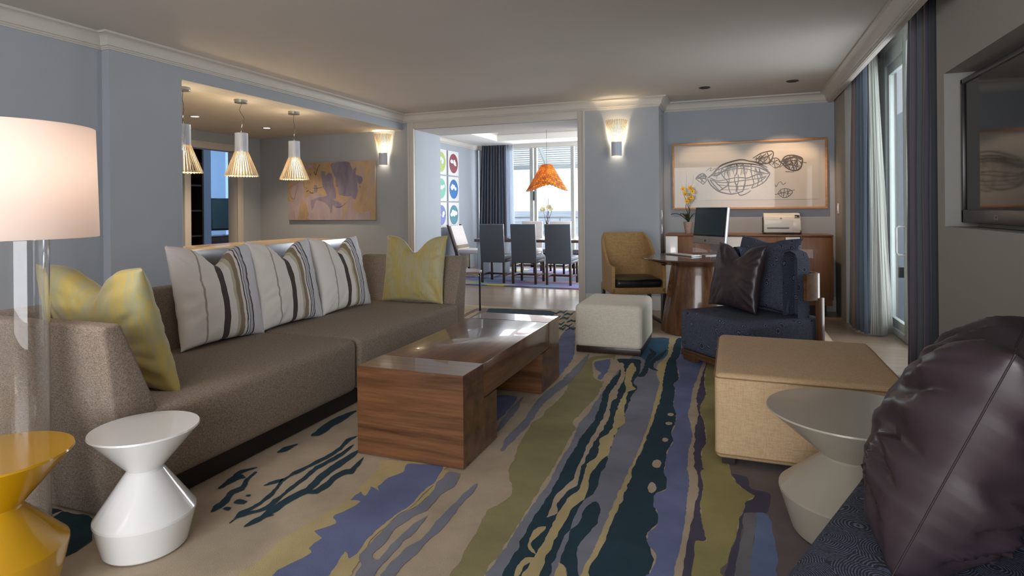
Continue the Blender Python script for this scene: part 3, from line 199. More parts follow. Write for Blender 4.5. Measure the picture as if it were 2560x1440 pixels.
def pillow(name,w,h,t,m,parent=None,dent=.0,seed=0,N_=44,pinch=.07,wr=.012,n_uv=True,power=.42,sag=0,seam=None):
    bm=bmesh.new(); uvl=bm.loops.layers.uv.new('UVMap'); F={}
    def pos(u,v,s):
        k=pinch; x=w/2*u*(1-k*(1-v*v)*abs(u)**1.5); z=h/2*v*(1-k*(1-u*u)*abs(v)**1.5)
        e=max(0,(1-abs(u)**2.2))*max(0,(1-abs(v)**2.2)); th=t/2*e**power
        dd=0
        if dent:
            g=math.exp(-(u/.34)**2)*max(0,(v+.3)/1.3)**2.2; z-=dent*g; th*=(1-.3*g)
        if sag: th*=(1+sag*(-v)*.6)
        nz=noise.noise(Vector((u*2.1+seed*7.3,v*2.1,s*3.1+seed)))*.6+noise.noise(Vector((u*5+seed*3.3,v*5,s*2)))*.35
        rad=math.atan2(v,u); cr=max(abs(u),abs(v)); pr_=Vector((math.cos(rad)*3.4,math.sin(rad)*3.4,seed+cr*.8)); rg=noise.noise(pr_)+.6*noise.noise(pr_*2.3); nz+=(.5-abs(rg)*2.2)*.9*min(1,max(0,(cr-.25)/.5))**1.5*(1-cr**10)
        th+=wr*nz*min(1,e*14)
        return Vector((x,-s*th,h/2+z))
    for s in (1,-1):
        for i in range(N_+1):
            for j in range(N_+1):
                u=-1+2*i/N_; v=-1+2*j/N_
                u=math.copysign(abs(u)**.8,u); v=math.copysign(abs(v)**.8,v)
                if s==-1 and (i in(0,N_) or j in (0,N_)): F[s,i,j]=F[1,i,j]; continue
                F[s,i,j]=bm.verts.new(pos(u,v,s))
    for s in (1,-1):
        for i in range(N_):
            for j in range(N_):
                f=bm.faces.new((F[s,i,j],F[s,i+1,j],F[s,i+1,j+1],F[s,i,j+1]))
                for lp,(a,b) in zip(f.loops,((i,j),(i+1,j),(i+1,j+1),(i,j+1))): lp[uvl].uv=tuple(.5+.5*math.copysign(abs(-1+2*q_/N_)**.8,-1+2*q_/N_) for q_ in (a,b))
    bmesh.ops.recalc_face_normals(bm,faces=bm.faces)
    me=bpy.data.meshes.new(name); bm.to_mesh(me); bm.free()
    o=link(name,me,m,parent,smooth=80)
    if seam is not None:
        rim=[pos(math.copysign(abs(u)**.8,u),-1,1) for u in [-1+2*i/N_ for i in range(N_)]]+[pos(1,math.copysign(abs(u)**.8,u),1) for u in [-1+2*i/N_ for i in range(N_)]]+[pos(math.copysign(abs(u)**.8,u),1,1) for u in [1-2*i/N_ for i in range(N_)]]+[pos(-1,math.copysign(abs(u)**.8,u),1) for u in [1-2*i/N_ for i in range(N_+1)]]
        tube('seam',rim,.0022,seam,o,6)
    return o
def place(o,loc,rx=0,rz=0,ry=0): o.location=loc; o.rotation_euler=(rx,ry,rz); return o
def copy_tree(o,parent=None):
    q=o.copy(); COL.objects.link(q)
    if parent is not None: q.parent=parent
    for ch in list(o.children): copy_tree(ch,q)
    return q
def point(name,loc,power,col,r=.03,parent=None):
    l=bpy.data.lights.new(name,'POINT'); l.energy=power; l.color=col; l.shadow_soft_size=r
    o=bpy.data.objects.new(name,l); o.location=loc; COL.objects.link(o)
    if parent is not None: o.parent=parent
    return o
def spot(name,loc,power,col,ang,target,r=.03,blend=.6):
    l=bpy.data.lights.new(name,'SPOT'); l.energy=power; l.color=col; l.spot_size=R(ang); l.spot_blend=blend; l.shadow_soft_size=r
    o=bpy.data.objects.new(name,l); o.location=loc; o.rotation_euler=(Vector(target)-Vector(loc)).to_track_quat('-Z','Y').to_euler(); COL.objects.link(o); return o

# ---------------- materials ----------------
WALL=plain('wall_paint',c(164,171,180),.75,.02,3,.05,300)
WHITE=plain('trim_paint',c(198,194,188),.5,.01)
CEIL=plain('ceiling_paint',c(196,190,184),.85,.015,2,.04,200)
def floor_mat():
    n=N('floor_planks'); v=n.coord(); br=n.n('ShaderNodeTexBrick'); n.l(v,br.inputs['Vector']); br.inputs['Scale'].default_value=1
    br.inputs['Brick Width'].default_value=1.4; br.inputs['Row Height'].default_value=.13; br.inputs['Mortar Size'].default_value=.0025
    br.inputs['Color1'].default_value=c(160,140,120); br.inputs['Color2'].default_value=c(146,127,108); br.inputs['Mortar'].default_value=c(82,70,60)
    g=n.noise(n.coord(scale=(.15,1,1)),60,4); mx=n.n('ShaderNodeMixRGB',blend_type='MULTIPLY'); mx.inputs[0].default_value=.6
    n.l(br.outputs[0],mx.inputs[1]); n.l(n.ramp(g,[(.3,(.72,.72,.72,1)),(.7,(1.1,1.1,1.1,1))]),mx.inputs[2]); n.l(mx.outputs[0],n.b.inputs['Base Color']); n.set(rough=.28); n.bump(br.outputs['Fac'],-.2,.002); return n.m
FLOOR=floor_mat()
SOFA=fabric('sofa_tweed',c(100,88,78),c(170,155,141),720,bump=.3)
OTB=fabric('beige_cloth',c(192,162,126),c(210,182,146),300,bump=.1)
OTW=fabric('cream_linen',c(212,205,190),c(230,224,211),260,bump=.2)
def swirl():
    n=N('swirl_fabric'); v=n.coord(); vo=n.n('ShaderNodeTexVoronoi'); vo.inputs['Scale'].default_value=9; n.l(v,vo.inputs['Vector'])
    m1=n.n('ShaderNodeMath',operation='MULTIPLY_ADD'); n.l(vo.outputs['Distance'],m1.inputs[0]); m1.inputs[1].default_value=125
    ns=n.noise(v,14,2); m0=n.n('ShaderNodeMath',operation='MULTIPLY'); n.l(ns,m0.inputs[0]); m0.inputs[1].default_value=7; n.l(m0.outputs[0],m1.inputs[2])
    si=n.n('ShaderNodeMath',operation='SINE'); n.l(m1.outputs[0],si.inputs[0])
    br=n.noise(v,170,2); ad=n.n('ShaderNodeMath',operation='MULTIPLY_ADD'); n.l(br,ad.inputs[0]); ad.inputs[1].default_value=2.6; 
    sb=n.n('ShaderNodeMath',operation='SUBTRACT'); n.l(si.outputs[0],sb.inputs[0]); sb.inputs[1].default_value=1.3; n.l(sb.outputs[0],ad.inputs[2])
    n.l(n.ramp(ad.outputs[0],[(.1,c(52,54,64)),(.85,c(100,110,134))]),n.b.inputs['Base Color']); n.set(rough=.85,spec=.25); n.bump(ad.outputs[0],.2,.002); return n.m
SWIRL=swirl()
SATIN=N('aubergine_satin'); SATIN.b.inputs['Base Color'].default_value=c(55,45,51); SATIN.set(rough=.36,sheen=0,metal=.1); SEAM=plain('seam_thread',c(40,30,34),.6)
SATIN.bump(SATIN.noise(SATIN.coord(scale=(1,1,.2)),500,2),.05,.001); SATIN=SATIN.m
def striped_uv(name,stops,wob=.012,rough=.8,st='u'):
    n=N(name); tcx=n.n('ShaderNodeTexCoord'); sp_=n.n('ShaderNodeSeparateXYZ'); n.l(tcx.outputs['UV'],sp_.inputs[0])
    nz=n.noise(tcx.outputs['UV'],3.2,2); ma=n.n('ShaderNodeMath',operation='MULTIPLY_ADD'); n.l(nz,ma.inputs[0]); ma.inputs[1].default_value=wob*4; n.l(sp_.outputs[0 if st=='u' else 1],ma.inputs[2])
    n.l(n.ramp(ma.outputs[0],stops,'CONSTANT'),n.b.inputs['Base Color']); n.set(rough=rough,sheen=.1)
    n.bump(n.noise(n.coord(),300,2),.1,.002); return n.m
cw=c(240,236,233); cwl=c(228,230,240); dk=c(74,64,62); tn=c(150,134,112); 
STRIPE=striped_uv('striped_cotton',[(0,cw),(.245,c(176,166,158)),(.265,cw),(.44,dk),(.515,cw),(.6,c(200,196,176)),(.635,tn),(.69,cw),(.72,dk),(.735,cwl),(.755,dk),(.762,c(196,198,214)),(.80,dk),(.817,cwl)])
def ikat(name,a,b,d):
    n=N(name); v=n.coord('UV',scale=(1,.10,1)); f=n.noise(v,60,4,.7,.05); g=n.noise(n.coord('UV',scale=(1,.22,1)),7,3)
    ad=n.n('ShaderNodeMath',operation='ADD'); n.l(f,ad.inputs[0]); n.l(g,ad.inputs[1])
    n.l(n.ramp(ad.outputs[0],[(.84,a),(1.0,b),(1.16,d)]),n.b.inputs['Base Color']); n.set(rough=.5,sheen=.3); n.bump(f,.08,.002); return n.m
IKAT=ikat('yellow_ikat_silk',c(186,164,92),c(182,168,106),c(178,172,134))
IKAT2=ikat('green_ikat_silk',c(188,168,92),c(180,168,104),c(170,166,126))
WAL_Y=wood('walnut_lengthwise',c(72,45,27),c(126,86,56),'Y',4,.28,.4)
WAL_X=wood('walnut_crosswise',c(72,45,27),c(126,86,56),'X',4,.3,.4)
WAL_Z=wood('walnut_upright',c(68,43,27),c(120,82,54),'Z',4,.25,.4)
DARKW=wood('dark_wood',c(34,24,20),c(58,42,34),'Z',5,.4,.2)
TEAK=wood('console_wood',c(98,63,36),c(136,92,56),'X',3,.4,.2)
DARK=plain('black_plinth',c(32,26,24),.5)
BLACK=plain('black_plastic',c(16,17,20),.25,coat=.3)
LEATHER=plain('black_leather',c(20,20,24),.32,.1,20,.1,120)
STEEL=plain('brushed_steel',c(160,163,168),.32,.04,4,metal=1)
CHROME=plain('chrome',c(205,205,208),.08,.01,metal=1)
DMET=plain('dark_metal',c(60,60,62),.35,metal=.9)
WLAQ=plain('white_lacquer',c(236,238,240),.16,.01,coat=.6)
YLAQ=plain('yellow_lacquer',c(198,150,14),.18,.01,coat=.5)
GLAQ=plain('grey_lacquer',c(172,166,152),.34,.01,coat=.2)
GLASS=glass('clear_glass')
PANE=thin_glass('window_glass',.6)

# ---------------- room shell ----------------
XL,XN,YB,YR,ZC,ZK=-4.42,-4.50,7.4,7.93,2.6,2.385
S(box('floor',-11,1.6,-3,12.1,-.06,0,FLOOR))
S(boxes('ceiling',[(XL-.1,1.06,-3,YR+.15,ZC,ZC+.08)],CEIL))
S(boxes('wall_left',[(XN-.15,XN,-3,3.15,0,ZC),(XN-.15,XL,3.15,3.78,0,ZC),(XN-.15,XL,3.78,YB,ZK,ZC)],WALL))
S(box('ceiling_soffit',XN-.16,XL-.001,3.781,YB-.001,ZK-.004,ZK-.0005,CEIL)).name='ceiling.003'
S(boxes('wall_back',[(-7.1,-4.31,YB,YB+.15,0,ZC),(-4.31,-4.235,YB+.02,8.2,0,ZC),(-4.235,-1.86,YB+.02,8.2,2.39,ZC),(-1.86,-.85,YB,8.2,0,ZC),(-.85,1.6,YR,8.2,0,ZC+.3)],WALL))
S(boxes('wall_right',[(1.25,1.6,-3,1.95,0,ZC),(1.25,1.6,4.48,4.62,0,2.86),(1.06,1.6,4.10,4.15,2.5,2.86),(1.25,1.6,4.1,4.48,ZC,2.86),(1.25,1.6,1.95,4.48,0,1.115),(1.25,1.6,1.95,4.48,2.08,ZC),(1.42,1.6,1.95,4.48,1.115,2.08),(1.12,1.6,7.22,YR,0,2.8)],plain('wall_paint_warm',c(160,158,152),.8,.015,3,.05,300)))
S(box('wall_front',-4.6,1.4,-3.1,-3.0,0,ZC,WALL))
w2=S(boxes('added_window_frame',[(-2.62,-2.5,-3.0,-2.95,.2,2.5),(1.1,1.22,-3.0,-2.95,.2,2.5),(-2.5,1.1,-3.0,-2.95,.2,.25),(-2.5,1.1,-3.0,-2.95,2.45,2.5)],WHITE,bev=.003))  # invented frame, added out of view around the fill lamp
S(boxes('trim_1',[(1.06,1.10,-3,YR,2.48,2.86),(1.10,1.25,-3,4.15,2.46,2.5)],CEIL))
S(box('ceiling_pocket',1.06,1.7,4.1,YR+.1,2.86,2.9,CEIL)).name='ceiling.001'
# crown moulding
def crown(z1,z0,d):
    h=z1-z0; P=[(0,z0),(.012,z0),(.012,z0+.1*h),(.022,z0+.1*h),(.022,z0+.2*h),(.034,z0+.22*h)]
    for i in range(7):
        a=i/6*math.pi/2; P.append((.034+(d-.05)*(1-math.cos(a)),z0+.22*h+(.62*h)*math.sin(a)))
    P+=[(d-.012,z0+.86*h),(d,z0+.86*h),(d,z1),(0,z1)]
    return P
S(sweep('trim_2',[(XN,-3),(XN,3.15),(XL,3.15),(XL,YB),(-.85,YB),(-.85,YR),(1.06,YR),(1.06,-3)],crown(ZC,2.482,.095),WHITE))
S(box('ceiling_passage',-4.235,-1.86,YB+.03,8.2,2.384,2.3895,CEIL))
# door casing of the dining passage
ZT=2.482
S(boxes('trim_3',[(-4.317,-4.235,YB-.022,YB+.03,0,ZT),(-1.86,-1.775,YB-.022,YB,0,ZT),(-4.235,-1.86,YB-.022,YB+.03,2.39,ZT)],WHITE,bev=.004))
S(boxes('trim_7',[(-1.79,-1.77,YB-.034,YB,0,ZT),(-4.325,-4.30,YB-.034,YB,0,ZT)],WHITE,bev=.003))
bbp=[(0,0),(.016,0),(.016,.13),(.01,.15),(.006,.168),(0,.168)]
S(sweep('baseboard_left',[(XN,-3),(XN,3.15),(XL,3.15),(XL,3.78)],bbp,WHITE))
S(sweep('baseboard_back',[(-7.0,YB),(-4.325,YB)],bbp,WHITE))
S(sweep('baseboard_back',[(-1.77,YB),(-.85,YB),(-.85,YR),(1.12,YR)],bbp,WHITE)).name='baseboard_right'
# kitchen side room
S(boxes('ceiling.002',[(-7.1,-4.652,1.5,YB,ZK,ZC),(-12,-7.1,3,10,2.7,2.75)],plain('ceiling_paint_side',c(206,198,188),.85,.01)))
S(boxes('wall_side',[(-7.15,-7,1.5,6.1,0,ZC),(-7.15,-7,6.92,YB,0,ZC),(-7.15,-7,6.1,6.92,2.14,ZC),(-7.1,-4.65,1.4,1.5,0,ZC)],WALL))
S(boxes('trim_4',[(-7.0,-6.975,6.0,6.1,0,2.24),(-7.0,-6.975,6.92,7.03,0,2.24),(-7.0,-6.975,6.0,7.03,2.14,2.24),(-7.16,-7,6.915,6.925,0,2.14),(-7.16,-7,6.09,6.105,0,2.14)],WHITE,bev=.003))
S(boxes('wall_bedroom',[(-9.9,-9.8,4,10,0,2.7),(-9.8,-7.15,9.4,9.5,0,2.7),(-9.8,-7.15,3.9,4,0,2.7),(-8.2,-7.95,7.19,7.33,0,2.7)],plain('wall_paint_blue',c(150,178,208),.7,.02)))
# dining room shell
YD=12.05
S(boxes('wall_dining_left',[(-5.45,-5.3,8.05,YD+.1,0,2.9)],WALL))
S(boxes('wall_dining_right',[(.5,.65,8.2,YD+.1,0,2.9)],WALL))
S(boxes('wall_dining_front',[(-5.3,-4.31,8.05,8.2,0,2.9),(-1.86,.5,8.2,8.3,0,2.9),(-4.31,-1.86,8.2,8.22,2.6,2.9)],WALL))
S(boxes('ceiling_dining',[(-5.4,-4.55,8.2,YD+.2,2.64,3.0),(-.4,.6,8.2,YD+.2,2.64,3.0),(-4.55,-.4,8.2,8.9,2.64,3.0),(-4.55,-.4,11.35,YD+.2,2.64,3.0),(-4.6,-.3,8.8,11.45,2.86,3.0)],plain('dining_ceiling_paint',c(232,230,224),.8,.01)))
S(sweep('trim_5',[(-5.3,8.2),(-5.3,YD-.02),(.5,YD-.02)],crown(2.66,2.54,.09),WHITE))
S(sweep('trim_6',[(-4.55,8.9),(-4.55,11.35),(-.4,11.35),(-.4,8.9)],crown(2.875,2.76,.08),WHITE,closed=True))
# dining windows
wm=[]; xs=[-5.3,-4.10,-3.19,-2.1,-1.0,.5]
FR=plain('window_frame_paint',c(150,152,148),.4)
bmw=bmesh.new()
for x,w_ in ((-5.2,.1),(-4.045,.07),(-3.955,.06),(-3.145,.07),(-2.1,.08),(-1.0,.08),(.42,.1)): bx(bmw,x-w_/2,x+w_/2,YD-.03,YD+.06,0,2.66,.004)
bx(bmw,-5.3,.5,YD-.03,YD+.06,0,.08); bx(bmw,-5.3,.5,YD-.03,YD+.06,2.6,2.72)
w1=S(fin('window_1',bmw,FR))
boxes('pane',[(-5.28,.48,YD+.01,YD+.016,.08,2.6)],PANE,w1)
box('lock_handle',-4.0,-3.975,YD-.05,YD-.03,1.42,1.62,DMET,w1,.003)
# ---------------- outside the dining windows ----------------
OUTM=plain('balcony_white_metal',c(160,168,170),.5)
lv=T('louvred_canopy','white slatted sunshade across the top of the dining windows outside','sunshade',(-2.5,13.2,0))
for i in range(10):
    z=2.29+i*.05; box('slat',-4.5,4.5,-.03,.03,z,z+.020,OUTM,lv)
box('beam',-4.5,4.5,-.05,.05,2.17,2.27,OUTM,lv,.004)
bm=bmesh.new(); A=Vector((-1.62,-.5,2.75)); B=Vector((-1.33,-.4,1.98)); tube_bm(bm,[A,B],.055,4); fin('diagonal_brace',bm,OUTM,lv)
for x in (-4.4,4.4): box('post',x-.04,x+.04,-.04,.04,0,2.2,OUTM,lv)
S(box('floor_balcony',-7,4,12.15,14.2,-.1,-.02,plain('balcony_concrete',c(176,176,172),.8))).name='floor.001'
rl=T('balcony_railing','thin white metal balcony railing seen through the dining windows','railing',(-2.5,14.0,0))
box('handrail',-4.5,4.5,-.02,.02,1.01,1.05,OUTM,rl,.004); box('bottom_rail',-4.5,4.5,-.015,.015,.06,.09,OUTM,rl)
for x in (-4.5,-1.5,1.5,4.48): box('post',x,x+.03,-.015,.015,-.02,1.01,OUTM,rl)
box('glass_panel',-4.5,4.5,-.004,.004,.10,1.0,PANE,rl)
gm=N('hazy_landscape'); vv=gm.coord(scale=(1,.25,1)); gf=gm.noise(vv,.012,8,.7)
gm.l(gm.ramp(gf,[(.35,c(196,200,200)),(.5,c(208,212,212)),(.58,c(234,234,232)),(.66,c(196,202,200))]),gm.b.inputs['Base Color']); gm.set(rough=1,spec=0)
land=box('distant_land',-4000,4000,60,9000,-42,-40,gm.m); tag(land,'hazy blue-green flat land stretching to the horizon far below the windows','landscape'); land['kind']='stuff'

# ---------------- balcony door and right-hand window wall ----------------
DRM=plain('door_white_metal',c(196,206,204),.35)
d1=S(boxes('door_1',[(1.45,1.53,7.0,7.1,0,2.8),(1.45,1.53,6.22,6.34,.0,2.8),(1.45,1.53,6.34,7.0,2.66,2.8),(1.45,1.53,6.34,7.0,.0,.06),(1.45,1.53,4.62,4.8,0,2.8),(1.45,1.53,4.8,6.22,2.72,2.8),(1.45,1.53,4.8,6.22,0,.04)],DRM,bev=.004))
boxes('door_leaf',[(1.47,1.51,6.34,6.40,.06,2.66),(1.47,1.51,6.94,7.0,.06,2.66),(1.47,1.51,6.40,6.94,2.56,2.66),(1.47,1.51,6.40,6.94,.06,.14)],DRM,d1,.003)
box('pane',1.485,1.49,6.40,6.94,.14,2.56,PANE,d1); box('pane',1.485,1.49,4.8,6.22,.04,2.72,PANE,d1)
tube('door_handle',[(1.45,6.30,1.06),(1.40,6.30,1.06),(1.385,6.30,1.045),(1.385,6.30,.82),(1.40,6.30,.80),(1.45,6.30,.80)],.011,WLAQ,d1)
S(boxes('wall_balcony',[(1.45,1.55,7.1,7.3,0,2.8),(1.45,1.55,4.5,7.3,2.8,2.9)],DRM))
S(boxes('wall_outside',[(3.3,3.4,2,32,-.1,3.2)],plain('outside_render',c(206,214,214),.8)))
S(box('floor.002',1.6,3.4,2,32,-.1,-.02,plain('terrace_tiles',c(190,196,196),.7)))

# ---------------- rug ----------------
rc={'cream':c(188,173,152),'sand':c(194,178,134),'olive':c(152,146,108),'olive2':c(160,152,104),'grey':c(134,137,152),'grey2':c(124,126,132),'navy':c(48,71,84),'navy2':c(46,66,74),'peri':c(114,124,164),'peri2':c(112,130,170),'plum':c(86,82,102),'taupe':c(116,108,108),'teal2':c(70,104,132),'rose':c(140,120,118)}
def pile(name,col):
    n=N(name); v=n.coord(); f=n.noise(v,2.6,4,.6); n.l(n.ramp(f,[(.3,mul(col,.78)),(.7,mul(col,1.16))]),n.b.inputs['Base Color']); n.set(rough=.95,spec=.15)
    n.bump(n.noise(v,420,2),.35,.004); return n.m
rmats=[]; ridx={}
for k_,v_ in rc.items(): ridx[k_]=len(rmats); rmats.append(pile('rug_'+k_,v_))
bm=bmesh.new(); RX0,RX1,RY0,RY1=-3.32,.84,.15,7.02
for v in bx(bm,RX0,RX1,RY0,RY1,.001,.008,mi=0): pass
def jag(ps,seed,amp):
    out=[]; k=len(ps)
    for i in range(k):
        a=Vector(ps[i]); b=Vector(ps[(i+1)%k]); L_=(b-a).length; n_=max(1,min(60,int(L_/.018))); nn=Vector((-(b-a).y,(b-a).x)); 
        if L_>0: nn/=L_
        for s in range(n_):
            t=s/n_; p=a.lerp(b,t); d=noise.noise(Vector((p.x*16,p.y*16,seed)))*amp+noise.noise(Vector((p.x*55,p.y*55,seed+5)))*amp*.5
            q=p+nn*d; out.append((max(RX0+.002,min(RX1-.002,q.x)),max(RY0+.002,min(RY1-.002,q.y))))
    return out
for k_,(mname,ps) in enumerate(RUG):
    ps=[p for i,p in enumerate(ps) if p!=ps[i-1]]
    if len(ps)<3: continue
    cm=smoothline(ps,4,True); sm=[]
    for i_,v in enumerate(cm):
        a_,b_=Vector(ps[i_//4]),Vector(ps[(i_//4+1)%len(ps)]); q_=v.lerp(a_.lerp(b_,(i_%4)/4),.45); sm.append((q_.x,q_.y))
    sm=jag(sm,k_*.0+1.0,.009); z=.0082+k_*.00005; vs=[]
    for p in sm:
        if vs and (Vector(p)-vs[-1].co.xy).length<1e-4: continue
        vs.append(bm.verts.new((p[0],p[1],z)))
    f=bm.faces.new(vs); f.material_index=ridx[mname]; f.normal_update()
    if f.normal.z<0: f.normal_flip()
    for q_ in bmesh.ops.triangulate(bm,faces=[f],ngon_method='EAR_CLIP')['faces']:
        q_.normal_update()
        if q_.normal.z<0: q_.normal_flip()
me=bpy.data.meshes.new('area_rug'); 
bm.faces.ensure_lookup_table()
for f in bm.faces:
    f.normal_update()
    if f.calc_center_median().z>.0081 and f.normal.z<0: f.normal_flip()
bm.to_mesh(me); bm.free(); rug=link('area_rug',me,rmats); tag(rug,'large living room rug with cream, olive, navy and periwinkle watercolour stripes','rug')

# ---------------- dining rug ----------------
def patch_rug():
    n=N('patchwork_pile'); v=n.coord(scale=(.9,1.6,1)); nz=n.n('ShaderNodeTexNoise'); nz.inputs['Scale'].default_value=2; n.l(v,nz.inputs['Vector'])
    mx=n.n('ShaderNodeMixRGB'); mx.inputs[0].default_value=.25; n.l(v,mx.inputs[1]); n.l(nz.outputs['Color'],mx.inputs[2])
    vo=n.n('ShaderNodeTexVoronoi'); vo.inputs['Scale'].default_value=3.2; n.l(mx.outputs[0],vo.inputs['Vector']); sx=n.n('ShaderNodeSeparateXYZ'); n.l(vo.outputs['Color'],sx.inputs[0])
    n.l(n.ramp(sx.outputs[0],[(0,c(120,138,176)),(.3,c(92,104,150)),(.42,c(196,180,96)),(.52,c(134,110,160)),(.62,c(150,164,150)),(.74,c(46,54,84)),(.82,c(184,150,150)),(.9,c(110,130,172))],'CONSTANT'),n.b.inputs['Base Color']); n.set(rough=.95); return n.m
dr=box('dining_rug',-5.0,-.3,8.93,11.8,.001,.014,patch_rug()); tag(dr,'patchwork rug in blue, violet and yellow shapes under the dining table','rug')

# ---------------- sofa ----------------
sf=T('long_sofa','long low taupe tweed sofa with slanted arms along the left wall','sofa',(-2.75,3.2,0))
ox,oy=-2.75,3.2
def px(y0,y1): return (y0-oy,y1-oy)
pl=box('plinth',-.42,.46,1.86-oy,4.62-oy,0.013,.12,DARK,sf)
for y0,y1 in ((1.76,3.18),(3.186,4.66)):
    box('seat',-.53,.515,y0-oy,y1-oy,.11,.435,SOFA,sf,.045,4)
def arm(pts): 
    return prism('arm',[(y-oy,z) for y,z in pts],'X',-.55,.49,SOFA,sf,.016,3)
arm([(1.575,.81),(1.65,.815),(1.825,.40),(1.84,.014),(1.665,.014)])
arm([(4.885,.83),(4.775,.83),(4.61,.40),(4.60,.014),(4.79,.014)])
prism('backrest',[(-.36,.12),(-.36,.44),(-.42,.80),(-.53,.80),(-.52,.12)],'Y',1.70-oy,4.18-oy,SOFA,sf,.02,3)

# ---------------- cushions on the sofa ----------------
def cush(name,label,w,h,t,m,loc,rx,rz,seed,dent=.06,group=None,ry=0,**k):
    o=pillow(name,w,h,t,m,dent=dent,seed=seed,**k); place(o,loc,rx,rz,ry); tag(o,label,'pillow',group); return o
G='striped pillows along the sofa back'
cush('striped_pillow','striped white and brown pillow on sofa, nearest the camera of three',.655,.63,.17,STRIPE,(-2.985,2.86,.43),R(-14),R(90),1,.12,G,ry=R(2))
cush('striped_pillow','striped white and brown pillow on sofa, middle one of three',.64,.625,.17,STRIPE,(-2.985,3.475,.43),R(-14),R(90),1.3,.12,G,ry=R(1))
cush('striped_pillow','striped white and brown pillow on sofa, farthest of three toward the dining room',.65,.62,.17,STRIPE,(-2.985,4.12,.43),R(-15),R(90),1.7,.12,G,ry=R(1))
cush('yellow_silk_pillow','yellow streaked silk pillow leaning on the far sofa arm',.63,.60,.15,IKAT,(-2.67,4.60,.43),R(-9),R(-2),4,.14)
cush('yellow_silk_pillow','yellow and green silk pillow slumped against the near sofa arm',.72,.62,.20,IKAT2,(-2.73,2.03,.42),R(-17),R(177),7,.12)

# ---------------- coffee table ----------------
ct=T('coffee_table','long rectangular walnut coffee table with two block ends','coffee table',(-1.51,3.38,0))
X0,X1,Y0,Y1=-.298,.298,-.82,.83
for n_,(a,b) in (('end_block',(Y0,Y0+.425)),('end_block',(Y1-.425,Y1))):
    pass
def notch_block(ya,yb,inner,m):
    # solid leg block with a rebate where the top slab sits
    P=[(ya,.013),(yb,.013),(yb,.275),(inner,.275),(inner,.457),(ya,.457)]
    return prism('end_block',P,'X',X0,X1,m,ct,.0025,1)
notch_block(Y0,Y0+.425,Y0+.245,WAL_X); notch_block(Y1,Y1-.425,Y1-.245,WAL_X)
box('top_slab',X0+.001,X1-.001,Y0+.249,Y1-.249,.279,.4565,WAL_Y,ct,.003)

# ---------------- ottomans ----------------
PIPE=plain('beige_piping',c(152,122,88),.8)
def ott(name,label,x0,x1,y0,y1,z0,z1,m,bev,base=None,rz=0,seams=True):
    cx_,cy_=(x0+x1)/2,(y0+y1)/2; o=T(name,label,'ottoman',(cx_,cy_,0),rz); w=(x1-x0)/2; d=(y1-y0)/2
    bm=bmesh.new(); bx(bm,-w,w,-d,d,z0,z1,bev,5)
    fin('cushion_body',bm,m,o,smooth=60)
    if base: box('plinth',-w+.012,w-.012,-d+.012,d-.012,.013,z0+.01,base,o,.003)
    if seams:
        for zz in (z1-.022,z0+.025):
            pts=[]; r_=.035
            for cx2,cy2,a0 in ((w-r_,d-r_,0),(-w+r_,d-r_,90),(-w+r_,-d+r_,180),(w-r_,-d+r_,270)):
                for k in range(5): a=R(a0+k*22.5); pts.append((cx2+(r_+.001)*math.cos(a),cy2+(r_+.001)*math.sin(a),zz))
            pts.append(pts[0]); tube('piping',pts,.0032,PIPE,o,6)
    return o
ott('large_ottoman','large beige upholstered ottoman beside the grey side table',-.095,.725,3.02,3.97,.04,.452,OTB,.032)
for ch in list(bpy.data.objects['large_ottoman'].children): pass
for sx in (-1,1):
    for sy in (-1,1): box('foot',sx*.35-.03,sx*.35+.03,sy*.42-.03,sy*.42+.03,.0135,.045,DARK,bpy.data.objects['large_ottoman'])
ott('cube_ottoman','cream square ottoman on a dark wood plinth beyond the coffee table',-1.30,-.725,5.0,5.71,.055,.425,OTW,.045,DARKW,seams=False)

# ---------------- hourglass side tables ----------------
def hour(name,label,x,y,rt,zt,rn,zn,rw,zw,rb,m):
    o=lathe(name,[(0,.013),(rb,.013),(rb+.004,.018),(rw,zw-.004),(rw-.001,zw+.004),(rn,zn-.004),(rn,zn+.004),(rt,zt-.006),(rt-.002,zt),(0,zt)],m,None,96,(0,0,0),20)
    o.location=(x,y,0); tag(o,label,'side table'); return o
hour('hourglass_side_table','glossy white hourglass side table at the near end of the sofa',-2.06,1.592,.182,.45,.062,.30,.168,.135,.135,WLAQ)
hour('hourglass_side_table','glossy yellow hourglass side table by the glass lamp',-2.17,1.17,.205,.495,.072,.33,.19,.19,.150,YLAQ)
hour('hourglass_side_table','grey hourglass side table in front of the beige ottoman',.405,2.55,.292,.475,.098,.305,.25,.165,.20,GLAQ)

# ---------------- lamp with the glass column ----------------
def shade_mat(name,col,tc_,fac): return translucent(name,col,tc_,fac)
lx,ly=-2.52,1.40
lp=T('glass_column_lamp','tall lamp with clear glass cylinder body and white drum shade','lamp',(lx,ly,0))
LS=shade_mat('linen_shade',c(236,228,224),c(250,238,230),.35)
lathe('lamp_shade',[(.288,1.157),(.277,1.572),(.274,1.572),(.285,1.157),(.288,1.157)],LS,lp,96,smooth=30)
lathe('glass_body',[(.0,.02),(.129,.02),(.13,.03),(.13,1.15),(.126,1.15),(.126,.035),(0,.035)],GLASS,lp,64,smooth=30)
lathe('top_cap',[(0,1.15),(.132,1.15),(.132,1.17),(0,1.17)],CHROME,lp,48)
lathe('base_plate',[(0,.013),(.135,.013),(.135,.02),(0,.02)],CHROME,lp,48)
tube('stem',[(0,0,1.17),(0,0,1.30)],.01,CHROME,lp)
lathe('bulb',[(0,1.30),(.02,1.31),(.035,1.36),(.03,1.40),(0,1.42)],glow('lamp_bulb_glow',(1,.82,.6,1),6),lp,20,smooth=60)
point('lamp_light',(.06,0,1.42),8,(1,.91,.83),.07,lp)

